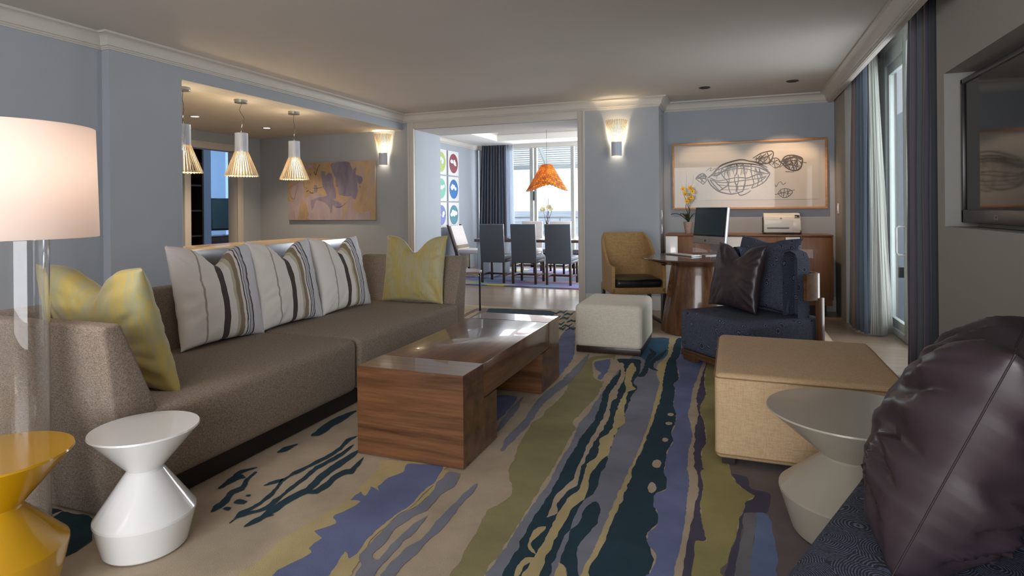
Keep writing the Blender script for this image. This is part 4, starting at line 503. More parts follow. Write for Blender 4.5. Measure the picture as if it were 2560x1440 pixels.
# ---------------- slatted pendants and sconces ----------------
SLAT=translucent('slat_birch',c(234,216,188),c(250,224,180),.12)
SLATW=plain('slat_white',c(198,206,222),.45)
BULB=glow('warm_bulb',(1,.85,.62,1),30)
def slats(name,n_,a0,a1,prof,wid,th,m,parent,closed=True):
    # thin slats following the (r,z) profile
    bm=bmesh.new()
    for i in range(n_):
        a=a0+(a1-a0)*(i/(n_ if closed else n_-1)); d=Vector((math.cos(a),math.sin(a),0)); t=Vector((-math.sin(a),math.cos(a),0)); rows=[]
        for (r_,z),w_ in zip(prof,wid):
            rows.append([bm.verts.new(d*rr+t*tt+Vector((0,0,z))) for rr,tt in ((r_-th,-w_/2),(r_,-w_/2),(r_,w_/2),(r_-th,w_/2))])
        for A_,B_ in zip(rows,rows[1:]):
            for k in range(4): bm.faces.new((A_[k],A_[(k+1)%4],B_[(k+1)%4],B_[k]))
        bm.faces.new(rows[0][::-1]); bm.faces.new(rows[-1])
    return fin(name,bm,m,parent)
WARM=(1,.79,.50)
def pendant(x,y,label,kink):
    p=T('slatted_pendant',label,'pendant lamp',(x,y,0),0,'slatted pendants over the counter')
    slats('slatted_shade',34,0,2*math.pi,[(.064,1.86),(.165,1.605)],[.009,.015],.004,SLAT,p)
    slats('slatted_neck',34,0,2*math.pi,[(.062,2.045),(.064,1.855)],[.0105,.0105],.003,SLATW,p)
    lathe('ring',[(.160,1.612),(.160,1.620),(.156,1.620),(.156,1.612),(.160,1.612)],SLAT,p,48)
    lathe('inner_ring',[(.06,2.03),(.06,2.04),(0,2.04)],SLATW,p,32)
    pts=[(0,0,2.04),(0,0,2.08),(kink*.5,0,2.14),(kink,0,2.20),(-kink*.6,0,2.28),(0,0,2.33),(0,0,2.355)]
    tube('cord',[tuple(v) for v in smoothline(pts,5)],.0022,DMET,p,6)
    tube('cable_grip',[(0,0,2.035),(0,0,2.075)],.006,CHROME,p,8)
    lathe('canopy',[(0,2.352),(.06,2.352),(.063,2.356),(.063,2.384),(0,2.384)],STEEL,p,36)
    lathe('bulb',[(0,1.835),(.015,1.83),(.022,1.80),(.018,1.775),(0,1.765)],BULB,p,16,smooth=60)
    point('pendant_light',(0,0,1.74),7,WARM,.02,p)
    point('pendant_uplight',(0,0,2.12),3.0,WARM,.03,p)
pendant(-4.70,4.03,'slatted cone pendant lamp over counter, half hidden by the left wall edge',.01)
pendant(-4.705,4.72,'slatted cone pendant lamp over counter, with a kinked cord',.035)
pendant(-4.716,5.51,'slatted cone pendant lamp over counter, nearest the abstract painting',.008)
def sconce(x,label):
    p=T('slatted_sconce',label,'wall lamp',(x,YB,0))
    y0=-.07
    q=slats('slatted_shade',21,math.pi*1.0,math.pi*2.0,[(.066,2.065),(.137,2.335)],[.0075,.0125],.004,SLAT,p,False); q.location.y=-.025
    q=slats('neck',19,math.pi,math.pi*2,[(.064,1.895),(.066,2.068)],[.0107,.0108],.004,SLATW,p,False); q.location.y=-.025
    box('wall_plate',-.035,.035,-.012,0,1.93,2.12,WLAQ,p,.003)
    lathe('bulb',[(0,2.06),(.015,2.07),(.02,2.10),(.014,2.13),(0,2.14)],BULB,p,16,(0,-.06,0),60)
    point('sconce_light',(0,-.06,2.15),6,WARM,.02,p); point('sconce_downlight',(0,-.06,1.93),.35,WARM,.02,p)
sconce(-1.36,'slatted wall sconce glowing between dining doorway and framed drawing')
sconce(-4.725,'slatted wall sconce glowing right of the abstract painting')

# ---------------- downlights ----------------
def down(x,y,z,label,lit,group):
    p=T('recessed_downlight',label,'downlight',(x,y,z),0,group)
    lathe('trim_ring',[(.062,-.001),(.064,-.006),(.05,-.008),(.045,-.002)],STEEL if lit else DMET,p,32)
    lathe('lamp_face',[(0,-.003),(.046,-.003)],glow('downlight_glow',(1,.85,.65,1),30) if lit else DARK,p,24)
down(-6.0,5.31,ZK,'lit round downlight in the kitchen ceiling, nearer the camera',True,'kitchen downlights')
down(-5.97,6.44,ZK,'lit round downlight in the kitchen ceiling, nearer the painting',True,'kitchen downlights')
down(-.30,7.05,ZC,'small dark recessed spotlight in ceiling above the orchid side of the drawing',False,'art spotlights')
down(.60,7.05,ZC,'small dark recessed spotlight in ceiling above the printer',False,'art spotlights')
spot('kitchen_spot',(-6.0,5.31,2.36),55,(1,.76,.52),120,(-6.0,5.31,0),.04)
spot('kitchen_spot',(-5.97,6.44,2.36),55,(1,.76,.52),120,(-5.97,6.44,0),.04)
spot('art_spot',(-.30,7.05,2.58),30,(1,.70,.45),62,(-.30,7.9,1.25),.02,.5)
spot('art_spot',(.60,7.05,2.58),55,(1,.66,.40),62,(.55,7.9,1.25),.02,.5)

# ---------------- kitchen counter ----------------
kc=T('kitchen_counter','long counter with tan top and polished steel edge behind the sofa','counter',(-4.75,4.9,0))
cy0=3.80-4.9; cy1=6.03-4.9
TOPM=plain('counter_stone',c(196,172,140),.2,.03,8)
box('countertop',-.36,.33,cy0,cy1,.885,.91,TOPM,kc,.003)
box('steel_edge',.331,.345,cy0,cy1,.785,.909,STEEL,kc,.002)
box('steel_end',-.36,.345,cy1+.0005,cy1+.012,.785,.909,STEEL,kc,.002)
box('cabinet_body',-.30,.15,cy0,cy1-.30,0,.784,plain('cabinet_grey',c(132,134,138),.3),kc)
box('end_panel',-.30,.18,cy1-.30,cy1-.26,0,.784,DARKW,kc)

# ---------------- abstract painting ----------------
def canvas_mat():
    n=N('painted_canvas'); v=n.coord(scale=(1,1,.45)); f=n.noise(v,4,5,.6,.3)
    n.l(n.ramp(f,[(.35,c(166,144,120)),(.5,c(184,158,126)),(.62,c(170,156,150))]),n.b.inputs['Base Color']); n.set(rough=.8); n.bump(n.noise(n.coord(),200,2),.1,.002); return n.m
def lav(name,a,b):
    n=N(name); f=n.noise(n.coord(scale=(1,1,.35)),9,4,.6,.3); n.l(n.ramp(f,[(.35,a),(.65,b)]),n.b.inputs['Base Color']); n.set(rough=.8); return n.m
pt=T('abstract_painting','unframed abstract canvas of lavender patches on tan','painting',(-5.63,7.37,1.54))
box('canvas',-.785,.775,-.02,.028,-.435,.43,canvas_mat(),pt,.003)
def flatpoly(name,polys,mats,y,parent,off,seed=0,amp=.012,step=.0004,lines=()):
    bm=bmesh.new(); i=0
    for mi,ps in polys:
        sm=[(v.x,v.y) for v in smoothline(ps,4,True)]; vs=[]
        for (x,z) in sm: vs.append(bm.verts.new((x-off[0]+noise.noise(Vector((x*14,z*14,seed)))*amp,y-i*step,z-off[1]+noise.noise(Vector((x*14,z*14,seed+9)))*amp)))
        for v in vs: v.co.x=max(-.782,min(.772,v.co.x)); v.co.z=max(-.432,min(.427,v.co.z))
        f=bm.faces.new(vs); f.material_index=mi; i+=1
    return fin(name,bm,mats,parent)
pp_=flatpoly('painted_patches',[(0 if m_=='lav' else 1,ps) for m_,ps in PATCHES],[lav('lavender_paint',c(122,116,138),c(148,140,160)),lav('pale_lavender_paint',c(158,146,158),c(174,158,162))],-.0206,pt,(-5.63,1.54))
def strokes(name,L_,m,y,parent,off,th=.0003,seg=5,layer=0):
    bm=bmesh.new()
    for q,(w,ps) in enumerate(L_):
        sm=smoothline(ps,seg); n_=len(sm); l=[];r_=[]; yy=y-layer*q
        for i,p in enumerate(sm):
            a=sm[max(0,i-1)];b=sm[min(n_-1,i+1)]; d=(b-a); d=d/max(1e-6,d.length); nn=Vector((-d.y,d.x)); ww=w*.95*(.9+.5*noise.noise(Vector((p.x*9+q,p.y*9,1))))
            if i in (0,n_-1): ww*=.4
            l.append(bm.verts.new((p.x+nn.x*ww-off[0],yy,p.y+nn.y*ww-off[1]))); r_.append(bm.verts.new((p.x-nn.x*ww-off[0],yy,p.y-nn.y*ww-off[1])))
        for i in range(n_-1): bm.faces.new((l[i],l[i+1],r_[i+1],r_[i]))
    return fin(name,bm,m,parent)
ps_=strokes('paint_strokes',PAINT_LINES,plain('dark_paint',c(84,66,58),.8),-.0245,pt,(-5.63,1.54))
bm=bmesh.new(); bm.from_mesh(ps_.data)
for f in bm.faces: f.material_index=2
bm.from_mesh(pp_.data); pp_.data.materials.append(ps_.data.materials[0]); bm.to_mesh(pp_.data); bm.free(); bpy.data.objects.remove(ps_)

# ---------------- framed drawing ----------------
fd=T('framed_drawing','wide framed drawing of dark woven basket-like forms above console','picture',(.15,7.905,1.642))
FW=wood('light_oak_frame',c(176,122,76),c(206,156,108),'X',5,.4,.2)
boxes('frame',[(-.888,.888,-.035,.025,.398,.421),(-.888,.888,-.035,.025,-.421,-.398),(-.888,-.866,-.035,.025,-.4,.4),(.866,.888,-.035,.025,-.4,.4)],FW,fd,.003)
box('backing_mat',-.868,.868,-.002,.02,-.4,.4,plain('mat_board',c(206,202,196),.9,.01),fd)
box('paper',-.80,.80,-.006,-.002,-.305,.305,plain('drawing_paper',c(212,207,200),.9,.015),fd)
strokes('ink_drawing',DRAWING,plain('charcoal_ink',c(98,95,95),.9,.15,30),-.0063,fd,(.15,1.642),layer=.00002)
box('glazing',-.866,.866,-.026,-.024,-.398,.398,thin_glass('picture_glass',.35),fd)

# ---------------- console with orchid and printer ----------------
cn=T('wall_console','long low wood console with white door panels under the drawing','console',(.125,7.68,0))
TEAKZ=wood('console_door_wood',c(98,63,36),c(136,92,56),'Z',3,.4,.2)
box('carcass',-.90,.90,-.20,.24,.13,.905,TEAK,cn,.002); box('top',-.91,.91,-.232,.245,.905,.925,TEAK,cn,.002)
xs_=[(-.91,-.765,1),(-.762,-.246,0),(-.243,.007,1),(.01,.42,0),(.423,.575,1),(.578,.91,0)]
for a,b,wht in xs_:
    q=box('door',a,b-.003,-.228,-.203,.2,.900,WLAQ if wht else TEAKZ,cn,.002)
    if wht: q['label']='white lacquer door panel'
box('toe_kick',-.85,.85,-.12,.2,.0,.13,DARK,cn)
def flower(bm,p,s,seed):
    rnd=random.Random(seed); n0=Vector((rnd.uniform(-.5,.5),-1,rnd.uniform(-.2,.5))).normalized(); a_=n0.cross(Vector((0,0,1))).normalized(); b_=n0.cross(a_)
    for k in range(5):
        an=k*2*math.pi/5+seed; d=a_*math.cos(an)+b_*math.sin(an); e=n0.cross(d)
        c0=bm.verts.new(p); v1=bm.verts.new(p+d*s*.5+e*s*.38-n0*-.004); v2=bm.verts.new(p+d*s*1.0+n0*.006); v3=bm.verts.new(p+d*s*.5-e*s*.38); v4=bm.verts.new(p+d*s*.5+n0*s*.12)
        bm.faces.new((c0,v1,v4)); bm.faces.new((v1,v2,v4)); bm.faces.new((v2,v3,v4)); bm.faces.new((v3,c0,v4))
def orchid(name,label,loc,sc,petal,pot,seed,heights,leaf=True):
    rnd=random.Random(seed); t=T(name,label,'plant',loc); t.scale=(sc,)*3
    lathe('pot',[(0,0),(.028,0),(.036,.02),(.055,.12),(.057,.145),(.052,.145),(.048,.125),(0,.125)],pot,t,32,smooth=40)
    lathe('moss',[(0,.14),(.03,.138),(.049,.126)],plain('moss_'+name,c(120,124,50),.9,.3,60,.5,80),t,20,smooth=60)
    if leaf:
        for k,(an,ln) in enumerate(((2.9,.22),(2.6,.12),(.4,.12),(4.6,.1))):
            bm=bmesh.new(); pts=[]; d=Vector((math.cos(an),math.sin(an),0)); e=Vector((-d.y,d.x,0)); rows=[]
            for i in range(9):
                s=i/8; p=d*(ln*s)+Vector((0,0,.14+.12*math.sin(s*2.0)-.02*s)); w_=.022*math.sin(math.pi*min(1,s*.9+.1))**.7
                rows.append([bm.verts.new(p+e*w_+Vector((0,0,.006))),bm.verts.new(p),bm.verts.new(p-e*w_+Vector((0,0,.006)))])
            for A_,B_ in zip(rows,rows[1:]):
                bm.faces.new((A_[0],A_[1],B_[1],B_[0])); bm.faces.new((A_[1],A_[2],B_[2],B_[1]))
            o=fin('leaf',bm,LEAFM,t,smooth=60); sd=o.modifiers.new('thick','SOLIDIFY'); sd.thickness=.002
    tips=[]
    for k,(dx,hh,r_) in enumerate(heights):
        pts=[Vector((rnd.uniform(-.01,.01),0,.13))]; n_=7
        for i in range(1,n_+1):
            s=i/n_; pts.append(Vector((dx*s**1.4+rnd.uniform(-.016,.016),rnd.uniform(-.02,.02),.13+(hh-.13)*s)))
        sm=smoothline(pts,4); rr=[r_*(1-.65*i/len(sm)) for i in range(len(sm))]
        tube('stem',[tuple(v) for v in sm],rr,STEMM,t,6); tips.append((sm,hh))
    return t,tips
LEAFM=plain('orchid_leaf',c(44,66,38),.4,.15,10); STEMM=plain('dark_twig',c(52,38,32),.7)
ptm=plain('stone_pot',c(176,150,136),.6,.12,30)
t1,tp=orchid('potted_orchid','yellow orchid in small stone pot on the console','x' and (-.53,7.62,.925),1.0,None,ptm,3,[(-.05,.58,.004),(.06,.72,.0028),(.02,.50,.006),(-.10,.66,.002),(.12,.62,.002),(-.02,.78,.002)])
YP=plain('yellow_petal',c(226,180,50),.5,.1,30); RDC=plain('orchid_throat',c(140,50,30),.6)
for k,(dx,dz) in enumerate([(-.055,.55),(-.03,.49),(.055,.52),(.03,.56),(.015,.42),(-.01,.40),(.04,.45)]):
    bm=bmesh.new(); flower(bm,Vector((dx,-.03,dz)),.038,k); f_=fin('flower',bm,YP,t1); lathe('flower_center',[(0,-.006),(.007,0),(0,.006)],RDC,f_,8,(dx,-.04,dz))
pr=T('laser_printer','white and black laser printer on the console under the drawing','printer',(.52,7.66,.925))
PW=plain('printer_white',c(214,212,206),.35,.01,coat=.2)
box('body',-.205,.205,-.02,.17,.0,.205,BLACK,pr,.02,3)
prism('front_cover',[(-.105,.02),(-.105,.17),(-.085,.215),(-.03,.245),(.12,.25),(.12,.03)],'X',-.195,.195,PW,pr,.01,3)
box('base',-.205,.205,-.095,.16,.002,.045,BLACK,pr,.006)
box('paper_slot',-.16,.075,-.1075,-.1,.068,.080,BLACK,pr); box('side_panel',.113,.197,-.108,-.09,.045,.165,PW,pr,.003)
box('display',.135,.185,-.098,-.06,.185,.225,BLACK,pr,.002); box('keypad',.14,.18,-.101,-.09,.180,.195,plain('printer_keys',c(200,190,150),.5),pr,.002)
box('badge',-.02,.0,-.107,-.1,.186,.192,plain('printer_badge',c(90,100,120),.4),pr)

# ---------------- wall switches ----------------
def switch(loc,rz,label):
    t=T('wall_switch',label,'switch',loc,rz); box('plate',-.035,.035,-.008,0,-.058,.058,WLAQ,t,.002); box('rocker',-.014,.014,-.012,-.006,-.03,.03,WLAQ,t,.002)
switch((1.118,7.68,1.22),R(-90),'white switch plate on the side wall beside the drawing')
switch((-.848,7.62,1.16),R(90),'small white switch plate on the side of the pillar, upper one')
switch((-.848,7.62,.98),R(90),'white switch plate on the side of the pillar, lower one nearer the console')
# ---------------- round table with computer ----------------
rt=T('round_pedestal_table','round dark wood table carrying the computer, on a thick tapering pedestal','table',(-.33,6.27,0))
lathe('tabletop',[(0,.69),(.42,.69),(.43,.695),(.578,.738),(.580,.744),(.575,.75),(0,.75)],wood('table_walnut',c(62,40,32),c(98,66,52),'X',3,.18,.6),rt,96,smooth=25)
lathe('pedestal',[(0,.013),(.385,.013),(.385,.02),(.27,.69),(0,.69)],WAL_Z,rt,72,smooth=25)
im=T('desktop_computer','silver all-in-one desktop computer with black screen on the round table','computer',(-.26,6.5,.751),R(-48))
ALU=plain('aluminium',c(176,176,178),.3,.01,metal=.6)
scr=bpy.data.objects.new('screen_assembly',None)
bm=bmesh.new(); bx(bm,-.245,.245,-.012,.024,.115,.50,.006); o_=fin('housing',bm,ALU,im,smooth=40)
tilt=R(-7)
o_.rotation_euler=(tilt,0,0)
q=box('screen',-.238,.238,-.0145,-.0115,.195,.493,plain('screen_black',c(30,40,46),.12,.02),im,.001); q.rotation_euler=(tilt,0,0)
q=box('display_area',-.222,.222,-.0152,-.0143,.210,.480,plain('screen_glass',c(52,70,80),.12,.02),im); q.rotation_euler=(tilt,0,0)
lg=lathe('apple_mark',[(0,0),(.0095,0),(.0095,.001),(0,.001)],BLACK,im,20); lg.location=(0,-.033,.151); lg.rotation_euler=(R(90)+tilt,0,0)
q=box('apple_leaf',-.001,.004,-.034,-.0325,.163,.168,BLACK,im)
prism('foot',[(-.10,.0),(.10,.0),(.118,.02),(.118,.05),(.07,.22),(.06,.22),(.106,.05),(.106,.022),(.098,.009),(-.10,.006)],'X',-.085,.085,ALU,im,.001,1)
kb=T('computer_keyboard','slim white keyboard lying on the round table','keyboard',(-.50,6.42,.751),R(-48))
bm=bmesh.new(); bx(bm,-.215,.215,-.065,.065,0,.012,.003); fin('case',bm,ALU,kb,smooth=40)
boxes('keys',[(-.205+i*.029,-.205+i*.029+.024,-.055+j*.022,-.055+j*.022+.018,.011,.0145) for i in range(14) for j in range(5)],WLAQ,kb)

# ---------------- tan armchair at the round table ----------------
TAN=fabric('tan_wood_weave',c(150,118,76),c(172,138,92),120,bump=.1,rough=.6)
ac=T('tub_armchair','tan wraparound armchair with black leather seat cushion at the round table','chair',(-1.05,6.56,0),R(24))
# wraparound shell: local front = -y, shell height drops from back to arms
def shell(name,m,parent,hw=.29,yd=.30,t=.035):
    bm=bmesh.new(); path=[]
    for i in range(9): path.append((-hw,-.27+ (yd-.12+.27)*i/8))
    for k in range(1,8): a=math.pi-k*math.pi/2/8; path.append((-hw+.12+.12*math.cos(a),yd-.12+.12*math.sin(a)))
    for i in range(9): path.append((-hw+.12+(2*hw-.24)*i/8,yd))
    for k in range(1,8): a=math.pi/2-k*math.pi/2/8; path.append((hw-.12+.12*math.cos(a),yd-.12+.12*math.sin(a)))
    for i in range(9): path.append((hw,yd-.12-(yd-.12+.27)*i/8))
    def top(y):
        s=(y+.10)/.38
        return .635 if s<=0 else .635+.335*min(1,s)**1.7 if s<1 else .97
    rings=[]
    for i,(x,y) in enumerate(path):
        a=path[max(0,i-1)]; b=path[min(len(path)-1,i+1)]; d=Vector((b[0]-a[0],b[1]-a[1])).normalized(); nn=Vector((d.y,-d.x)); tz=top(y); lean=.10*max(0,(tz-.6)/.37)*max(0,y/yd) 
        row=[]
        for (o_,z) in ((0,.36),(0,(tz+.36)/2),(0,tz-.01),(.008,tz),(t-.008,tz),(t,tz-.01),(t,(tz+.36)/2),(t,.36)):
            row.append(bm.verts.new((x+nn.x*o_,y+nn.y*o_+lean*((z-.36)/.6),z)))
        rings.append(row)
    for A_,B_ in zip(rings,rings[1:]):
        for k in range(8): bm.faces.new((A_[k],A_[(k+1)%8],B_[(k+1)%8],B_[k]))
    bm.faces.new(rings[0]); bm.faces.new(rings[-1][::-1]); return fin(name,bm,m,parent,smooth=40)
shell('shell',TAN,ac); box('seat_frame',-.288,.288,-.27,.29,.34,.41,TAN,ac,.01)
bm=bmesh.new(); bx(bm,-.245,.245,-.30,.22,.41,.50,.035,4); fin('seat_cushion',bm,LEATHER,ac,smooth=60)
for sx in(-1,1):
    for yy in (-.24,.26): box('leg',sx*.265-.02,sx*.265+.02,yy-.02,yy+.02,.013,.345,DARKW,ac,.003)
for sx in (-1,1): box('runner',sx*.265-.015,sx*.265+.015,-.24,.26,.013,.045,DARKW,ac,.003)

# ---------------- low blue chairs ----------------
def lounge(label,x,y,rz,w):
    t=T('low_lounge_chair',label,'chair',(x,y,0),rz); h=w/2
    bm=bmesh.new(); bx(bm,-h,h,-h,h,.095,.42,.045,5); fin('seat',bm,SWIRL,t,smooth=60)
    box('base_frame',-h+.01,h-.01,-h+.01,h-.01,.05,.10,WAL_X,t,.004)
    for sx in(-1,1):
        for sy in (-1,1): box('foot',sx*(h-.09)-.07,sx*(h-.09)+.07,sy*(h-.05)-.03,sy*(h-.05)+.03,.013,.06,WAL_X,t,.006)
    def arcpath(o_,y0,rc_):
        q=h+o_; P=[(q,y0)]
        for k in range(7): a=k*math.pi/12; P.append((q-rc_+rc_*math.cos(a),q-rc_+rc_*math.sin(a)))
        for k in range(1,8): P.append((q-rc_-(2*q-2*rc_)*k/8,q))
        for k in range(7): a=math.pi/2+k*math.pi/12; P.append((-q+rc_+rc_*math.cos(a),q-rc_+rc_*math.sin(a)))
        P.append((-q,y0)); return P
    def band(name,o1,o2,y0,rc1,z0,z1,m,rnd=0):
        bm=bmesh.new(); A=arcpath(o2,y0,rc1); B=arcpath(o1,y0,max(.03,rc1-(o2-o1))); rows=[]
        for (x1,y1),(x2,y2) in zip(A,B):
            e=rnd; cs=[(0,z0),(0,z1-e),(.15,z1-e*.3),(.5,z1),(.85,z1-e*.3),(1,z1-e),(1,z0)] if rnd else [(0,z0),(0,z1),(1,z1),(1,z0)]
            rows.append([bm.verts.new((x1+(x2-x1)*s,y1+(y2-y1)*s,z)) for s,z in cs])
        n_=len(rows[0])
        for A_,B_ in zip(rows,rows[1:]):
            for k in range(n_): bm.faces.new((A_[k],A_[(k+1)%n_],B_[(k+1)%n_],B_[k]))
        bm.faces.new(rows[0]); bm.faces.new(rows[-1][::-1]); return fin(name,bm,m,t,smooth=50)
    band('backrest',-.155,-.02,.27,.20,.40,.915,SWIRL,.06)
    band('wood_band',-.012,.016,.20,.07,.545,.745,wood('band_walnut',c(84,52,32),c(120,80,52),'X',4,.22,.6))
    for sx in (-1,1): box('post',sx*(h+.006)-.012,sx*(h+.006)+.012,h-.055,h+.015,.0135,.56,WAL_Z,t,.003)
    return t
lounge('low blue swirl-patterned chair with curved wood band beyond the beige ottoman',.09,5.025,R(-46),.735)
lounge('low blue swirl-patterned chair in the near right corner of the room',.615,1.615,R(-113),.86)
cush('satin_pillow','dark aubergine satin pillow on the far blue chair',.56,.54,.17,SATIN,(-.03,5.10,.425),R(-13),R(-50),11,.10)
cush('blue_pillow','dark blue swirl-patterned pillow behind the satin one on far chair',.60,.60,.18,SWIRL,(.17,5.20,.425),R(-16),R(-44),14,.03)
cush('satin_pillow','large aubergine satin pillow in the near right foreground',.56,.57,.36,SATIN,(.43,1.785,.425),R(-22),R(-113),21,.07,None,wr=.040,power=.45,pinch=.03,seam=SEAM)

# ---------------- television in the right wall ----------------
tv=T('wall_television','large black flat television set in a recess of the right wall','television',(1.36,3.18,1.60))
TVB=plain('tv_bezel',c(44,42,46),.3); TVS=plain('tv_glass',c(30,27,27),.06,.02)
box('back_box',-.0,.055,-1.27,1.27,-.46,.43,BLACK,tv,.01)
boxes('bezel',[(-.03,0,-1.28,-1.25,-.46,.43),(-.03,0,1.25,1.28,-.46,.43),(-.03,0,-1.28,1.28,.40,.43),(-.03,0,-1.28,1.28,-.46,-.38)],TVB,tv,.004)
box('screen',-.018,-.002,-1.25,1.25,-.38,.40,TVS,tv)
boxes('brand_mark',[(-.0315,-.03,.775,.781,-.435,-.405),(-.0315,-.03,.755,.761,-.435,-.405),(-.0315,-.03,.735,.741,-.435,-.405),(-.0315,-.03,.755,.781,-.422,-.417)],plain('tv_mark',c(120,116,112),.4),tv)

# ---------------- curtains ----------------
def curtain_mat(name,stops,tr=0):
    n=N(name); tcx=n.n('ShaderNodeTexCoord'); sp_=n.n('ShaderNodeSeparateXYZ'); n.l(tcx.outputs['UV'],sp_.inputs[0])
    col=n.ramp(sp_.outputs[0],stops,'CONSTANT'); n.l(col,n.b.inputs['Base Color']); n.set(rough=.8,sheen=.2); n.bump(n.noise(n.coord(scale=(1,1,.3)),260,2),.15,.002)
    if tr:
        t=n.n('ShaderNodeBsdfTranslucent'); n.l(col,t.inputs[0]); mx=n.n('ShaderNodeMixShader'); mx.inputs[0].default_value=tr; n.l(n.b.outputs[0],mx.inputs[1]); n.l(t.outputs[0],mx.inputs[2]); n.l(mx.outputs[0],n.out.inputs[0])
    return n.m
def curtain(name,pts0,pts1,z0,z1,amp,waves,m,parent=None,n_=260,flare=.3,ph=0,thick=.003):
    # bottom path pts0 and top path pts1, pleated sideways
    def P(pts,s):
        L_=[0]
        for a,b in zip(pts,pts[1:]): L_.append(L_[-1]+(Vector(b)-Vector(a)).length)
        d=s*L_[-1]
        for i in range(len(pts)-1):
            if d<=L_[i+1] or i==len(pts)-2:
                t=(d-L_[i])/max(1e-6,L_[i+1]-L_[i]); a=Vector(pts[i]); b=Vector(pts[i+1]); dd=(b-a).normalized(); return a.lerp(b,t),Vector((-dd.y,dd.x))
    bm=bmesh.new(); uvl=bm.loops.layers.uv.new('UVMap'); G={}; rows=14
    for j in range(rows+1):
        v=j/rows
        for i in range(n_+1):
            s=i/n_; a,na=P(pts0,s); b,nb=P(pts1,s); p=a.lerp(b,v); nn=na.lerp(nb,v); A_=amp*(1+flare*(1-v)); w=math.sin(2*math.pi*waves*s+ph+.9*noise.noise(Vector((s*9,v*1.2,ph))))
            w=math.copysign(abs(w)**.75,w); d=A_*w+.01*noise.noise(Vector((s*20,v*3,ph)))
            G[i,j]=bm.verts.new((p.x+nn.x*d,p.y+nn.y*d,z0+(z1-z0)*v))
    for j in range(rows):
        for i in range(n_):
            f=bm.faces.new((G[i,j],G[i+1,j],G[i+1,j+1],G[i,j+1]))
            for lp,(a,b) in zip(f.loops,((i,j),(i+1,j),(i+1,j+1),(i,j+1))): lp[uvl].uv=(a/n_,b/rows)
    me=bpy.data.meshes.new(name); bm.to_mesh(me); bm.free(); o=link(name,me,m,parent,smooth=80); sd=o.modifiers.new('thick','SOLIDIFY'); sd.thickness=thick; return o
sl=c(112,124,142); db=c(86,96,114); br_=c(140,116,104); bl=c(112,134,158); pk=c(150,132,130)
def rep(base,k):
    out=[]
    for i in range(k):
        for p,cc in base: out.append(((i+p)/k,cc))
    return out
cmat=curtain_mat('striped_drape',rep([(0,br_),(.12,db),(.28,sl),(.42,pk),(.5,db),(.66,br_),(.74,bl),(.9,db)],3),.45)
cmat1=curtain_mat('striped_drape_grey',[(0,db),(.1,br_),(.2,sl),(.28,br_),(.38,sl),(.48,br_),(.56,c(98,112,130))])
LIN=curtain_mat('curtain_lining',[(0,c(156,159,152)),(.5,c(156,159,152))],.04)
f1=T('drape','striped blue-grey floor-length drape beside the framed drawing','curtain',(0,0,0))
curtain('fabric_panel',[(1.16,7.15),(1.14,6.80),(1.2,6.52)],[(1.20,7.15),(1.17,6.85),(1.22,6.62)],.02,2.84,.026,7,cmat1,f1)
curtain('lining_panel',[(1.215,6.50),(1.30,6.50),(1.42,6.60)],[(1.24,6.62),(1.29,6.68),(1.33,6.75)],.02,2.84,.008,1.5,LIN,f1)
f2=T('drape','dark striped drape between the balcony door and the television wall','curtain',(0,0,0))
curtain('fabric_panel',[(1.19,5.12),(1.23,4.95),(1.26,4.68),(1.36,4.66)],[(1.20,5.10),(1.24,4.95),(1.27,4.68),(1.36,4.66)],.02,2.84,.022,5,curtain_mat('striped_drape_dark',[(0,c(98,93,102)),(.26,c(88,96,102)),(.4,c(118,102,94)),(.55,c(80,78,94)),(.75,c(56,62,68))]),f2)
f3=T('drape','striped blue-grey drape at the left of the dining windows','curtain',(0,0,0))
curtain('fabric_panel',[(-5.22,11.86),(-4.55,11.9)],[(-5.12,11.86),(-4.58,11.9)],.02,2.62,.045,9,cmat,f3)
curtain('sheer_panel',[(-4.56,11.88),(-4.38,11.93)],[(-4.58,11.9),(-4.42,11.93)],.02,2.62,.02,5,curtain_mat('sheer_voile',[(0,c(196,202,212)),(.5,c(214,220,228))],.5),f3)

# ---------------- dining table and chairs ----------------
dt=T('dining_table','long dark dining table on pale stone slab legs in the next room','table',(-2.75,10.3,0))
box('tabletop',-1.62,1.62,-.56,.54,.665,.715,wood('dining_table_wood',c(66,50,46),c(96,76,68),'X',3,.2,.5),dt,.004)
SL=plain('slab_white',c(176,184,190),.5,.04,8)
box('slab_leg',-1.57,-1.34,-.52,.5,.02,.664,SL,dt,.004); box('slab_leg',1.34,1.57,-.52,.5,.02,.664,SL,dt,.004)
CB=plain('chair_grey_vinyl',c(84,92,102),.45,.03); CW=plain('chair_wood',c(66,44,38),.4,.1,20)
def dchair(label,x,y,rz,pale=False,src=None):
    if src is not None:
        o=copy_tree(src); o.location=(x,y,0); o.rotation_euler=(0,0,rz); o['label']=label; return o
    t=T('dining_chair',label,'chair',(x,y,0),rz,'dining chairs'); fab=CB if not pale else plain('pale_cloth',c(206,200,200),.8)
    # local front = -y (towards the table for chairs placed with rz)
    box('seat',-.215,.215,-.25,.21,.40,.475,fab,t,.015,3)
    prism('backrest',[(.19,.36),(.225,.36),(.285,.985),(.275,1.0),(.245,1.0),(.235,.985)],'X',-.215,.215,fab,t,.008,3)
    box('seat_rail',-.21,.21,-.24,.22,.355,.40,CW,t,.003)
    for sx in (-1,1):
        for sy in (-.225,.205): box('leg',sx*.195-.018,sx*.195+.018,sy-.018,sy+.018,.014,.36,CW,t,.002)
        box('stretcher',sx*.195-.009,sx*.195+.009,-.22,.2,.13,.16,CW,t)
    box('cross_stretcher',-.19,.19,-.03,-.01,.13,.16,CW,t)
    return t
ch=dchair('grey dining chair with its back to the living room, leftmost in near row',-3.79,9.42,R(180))
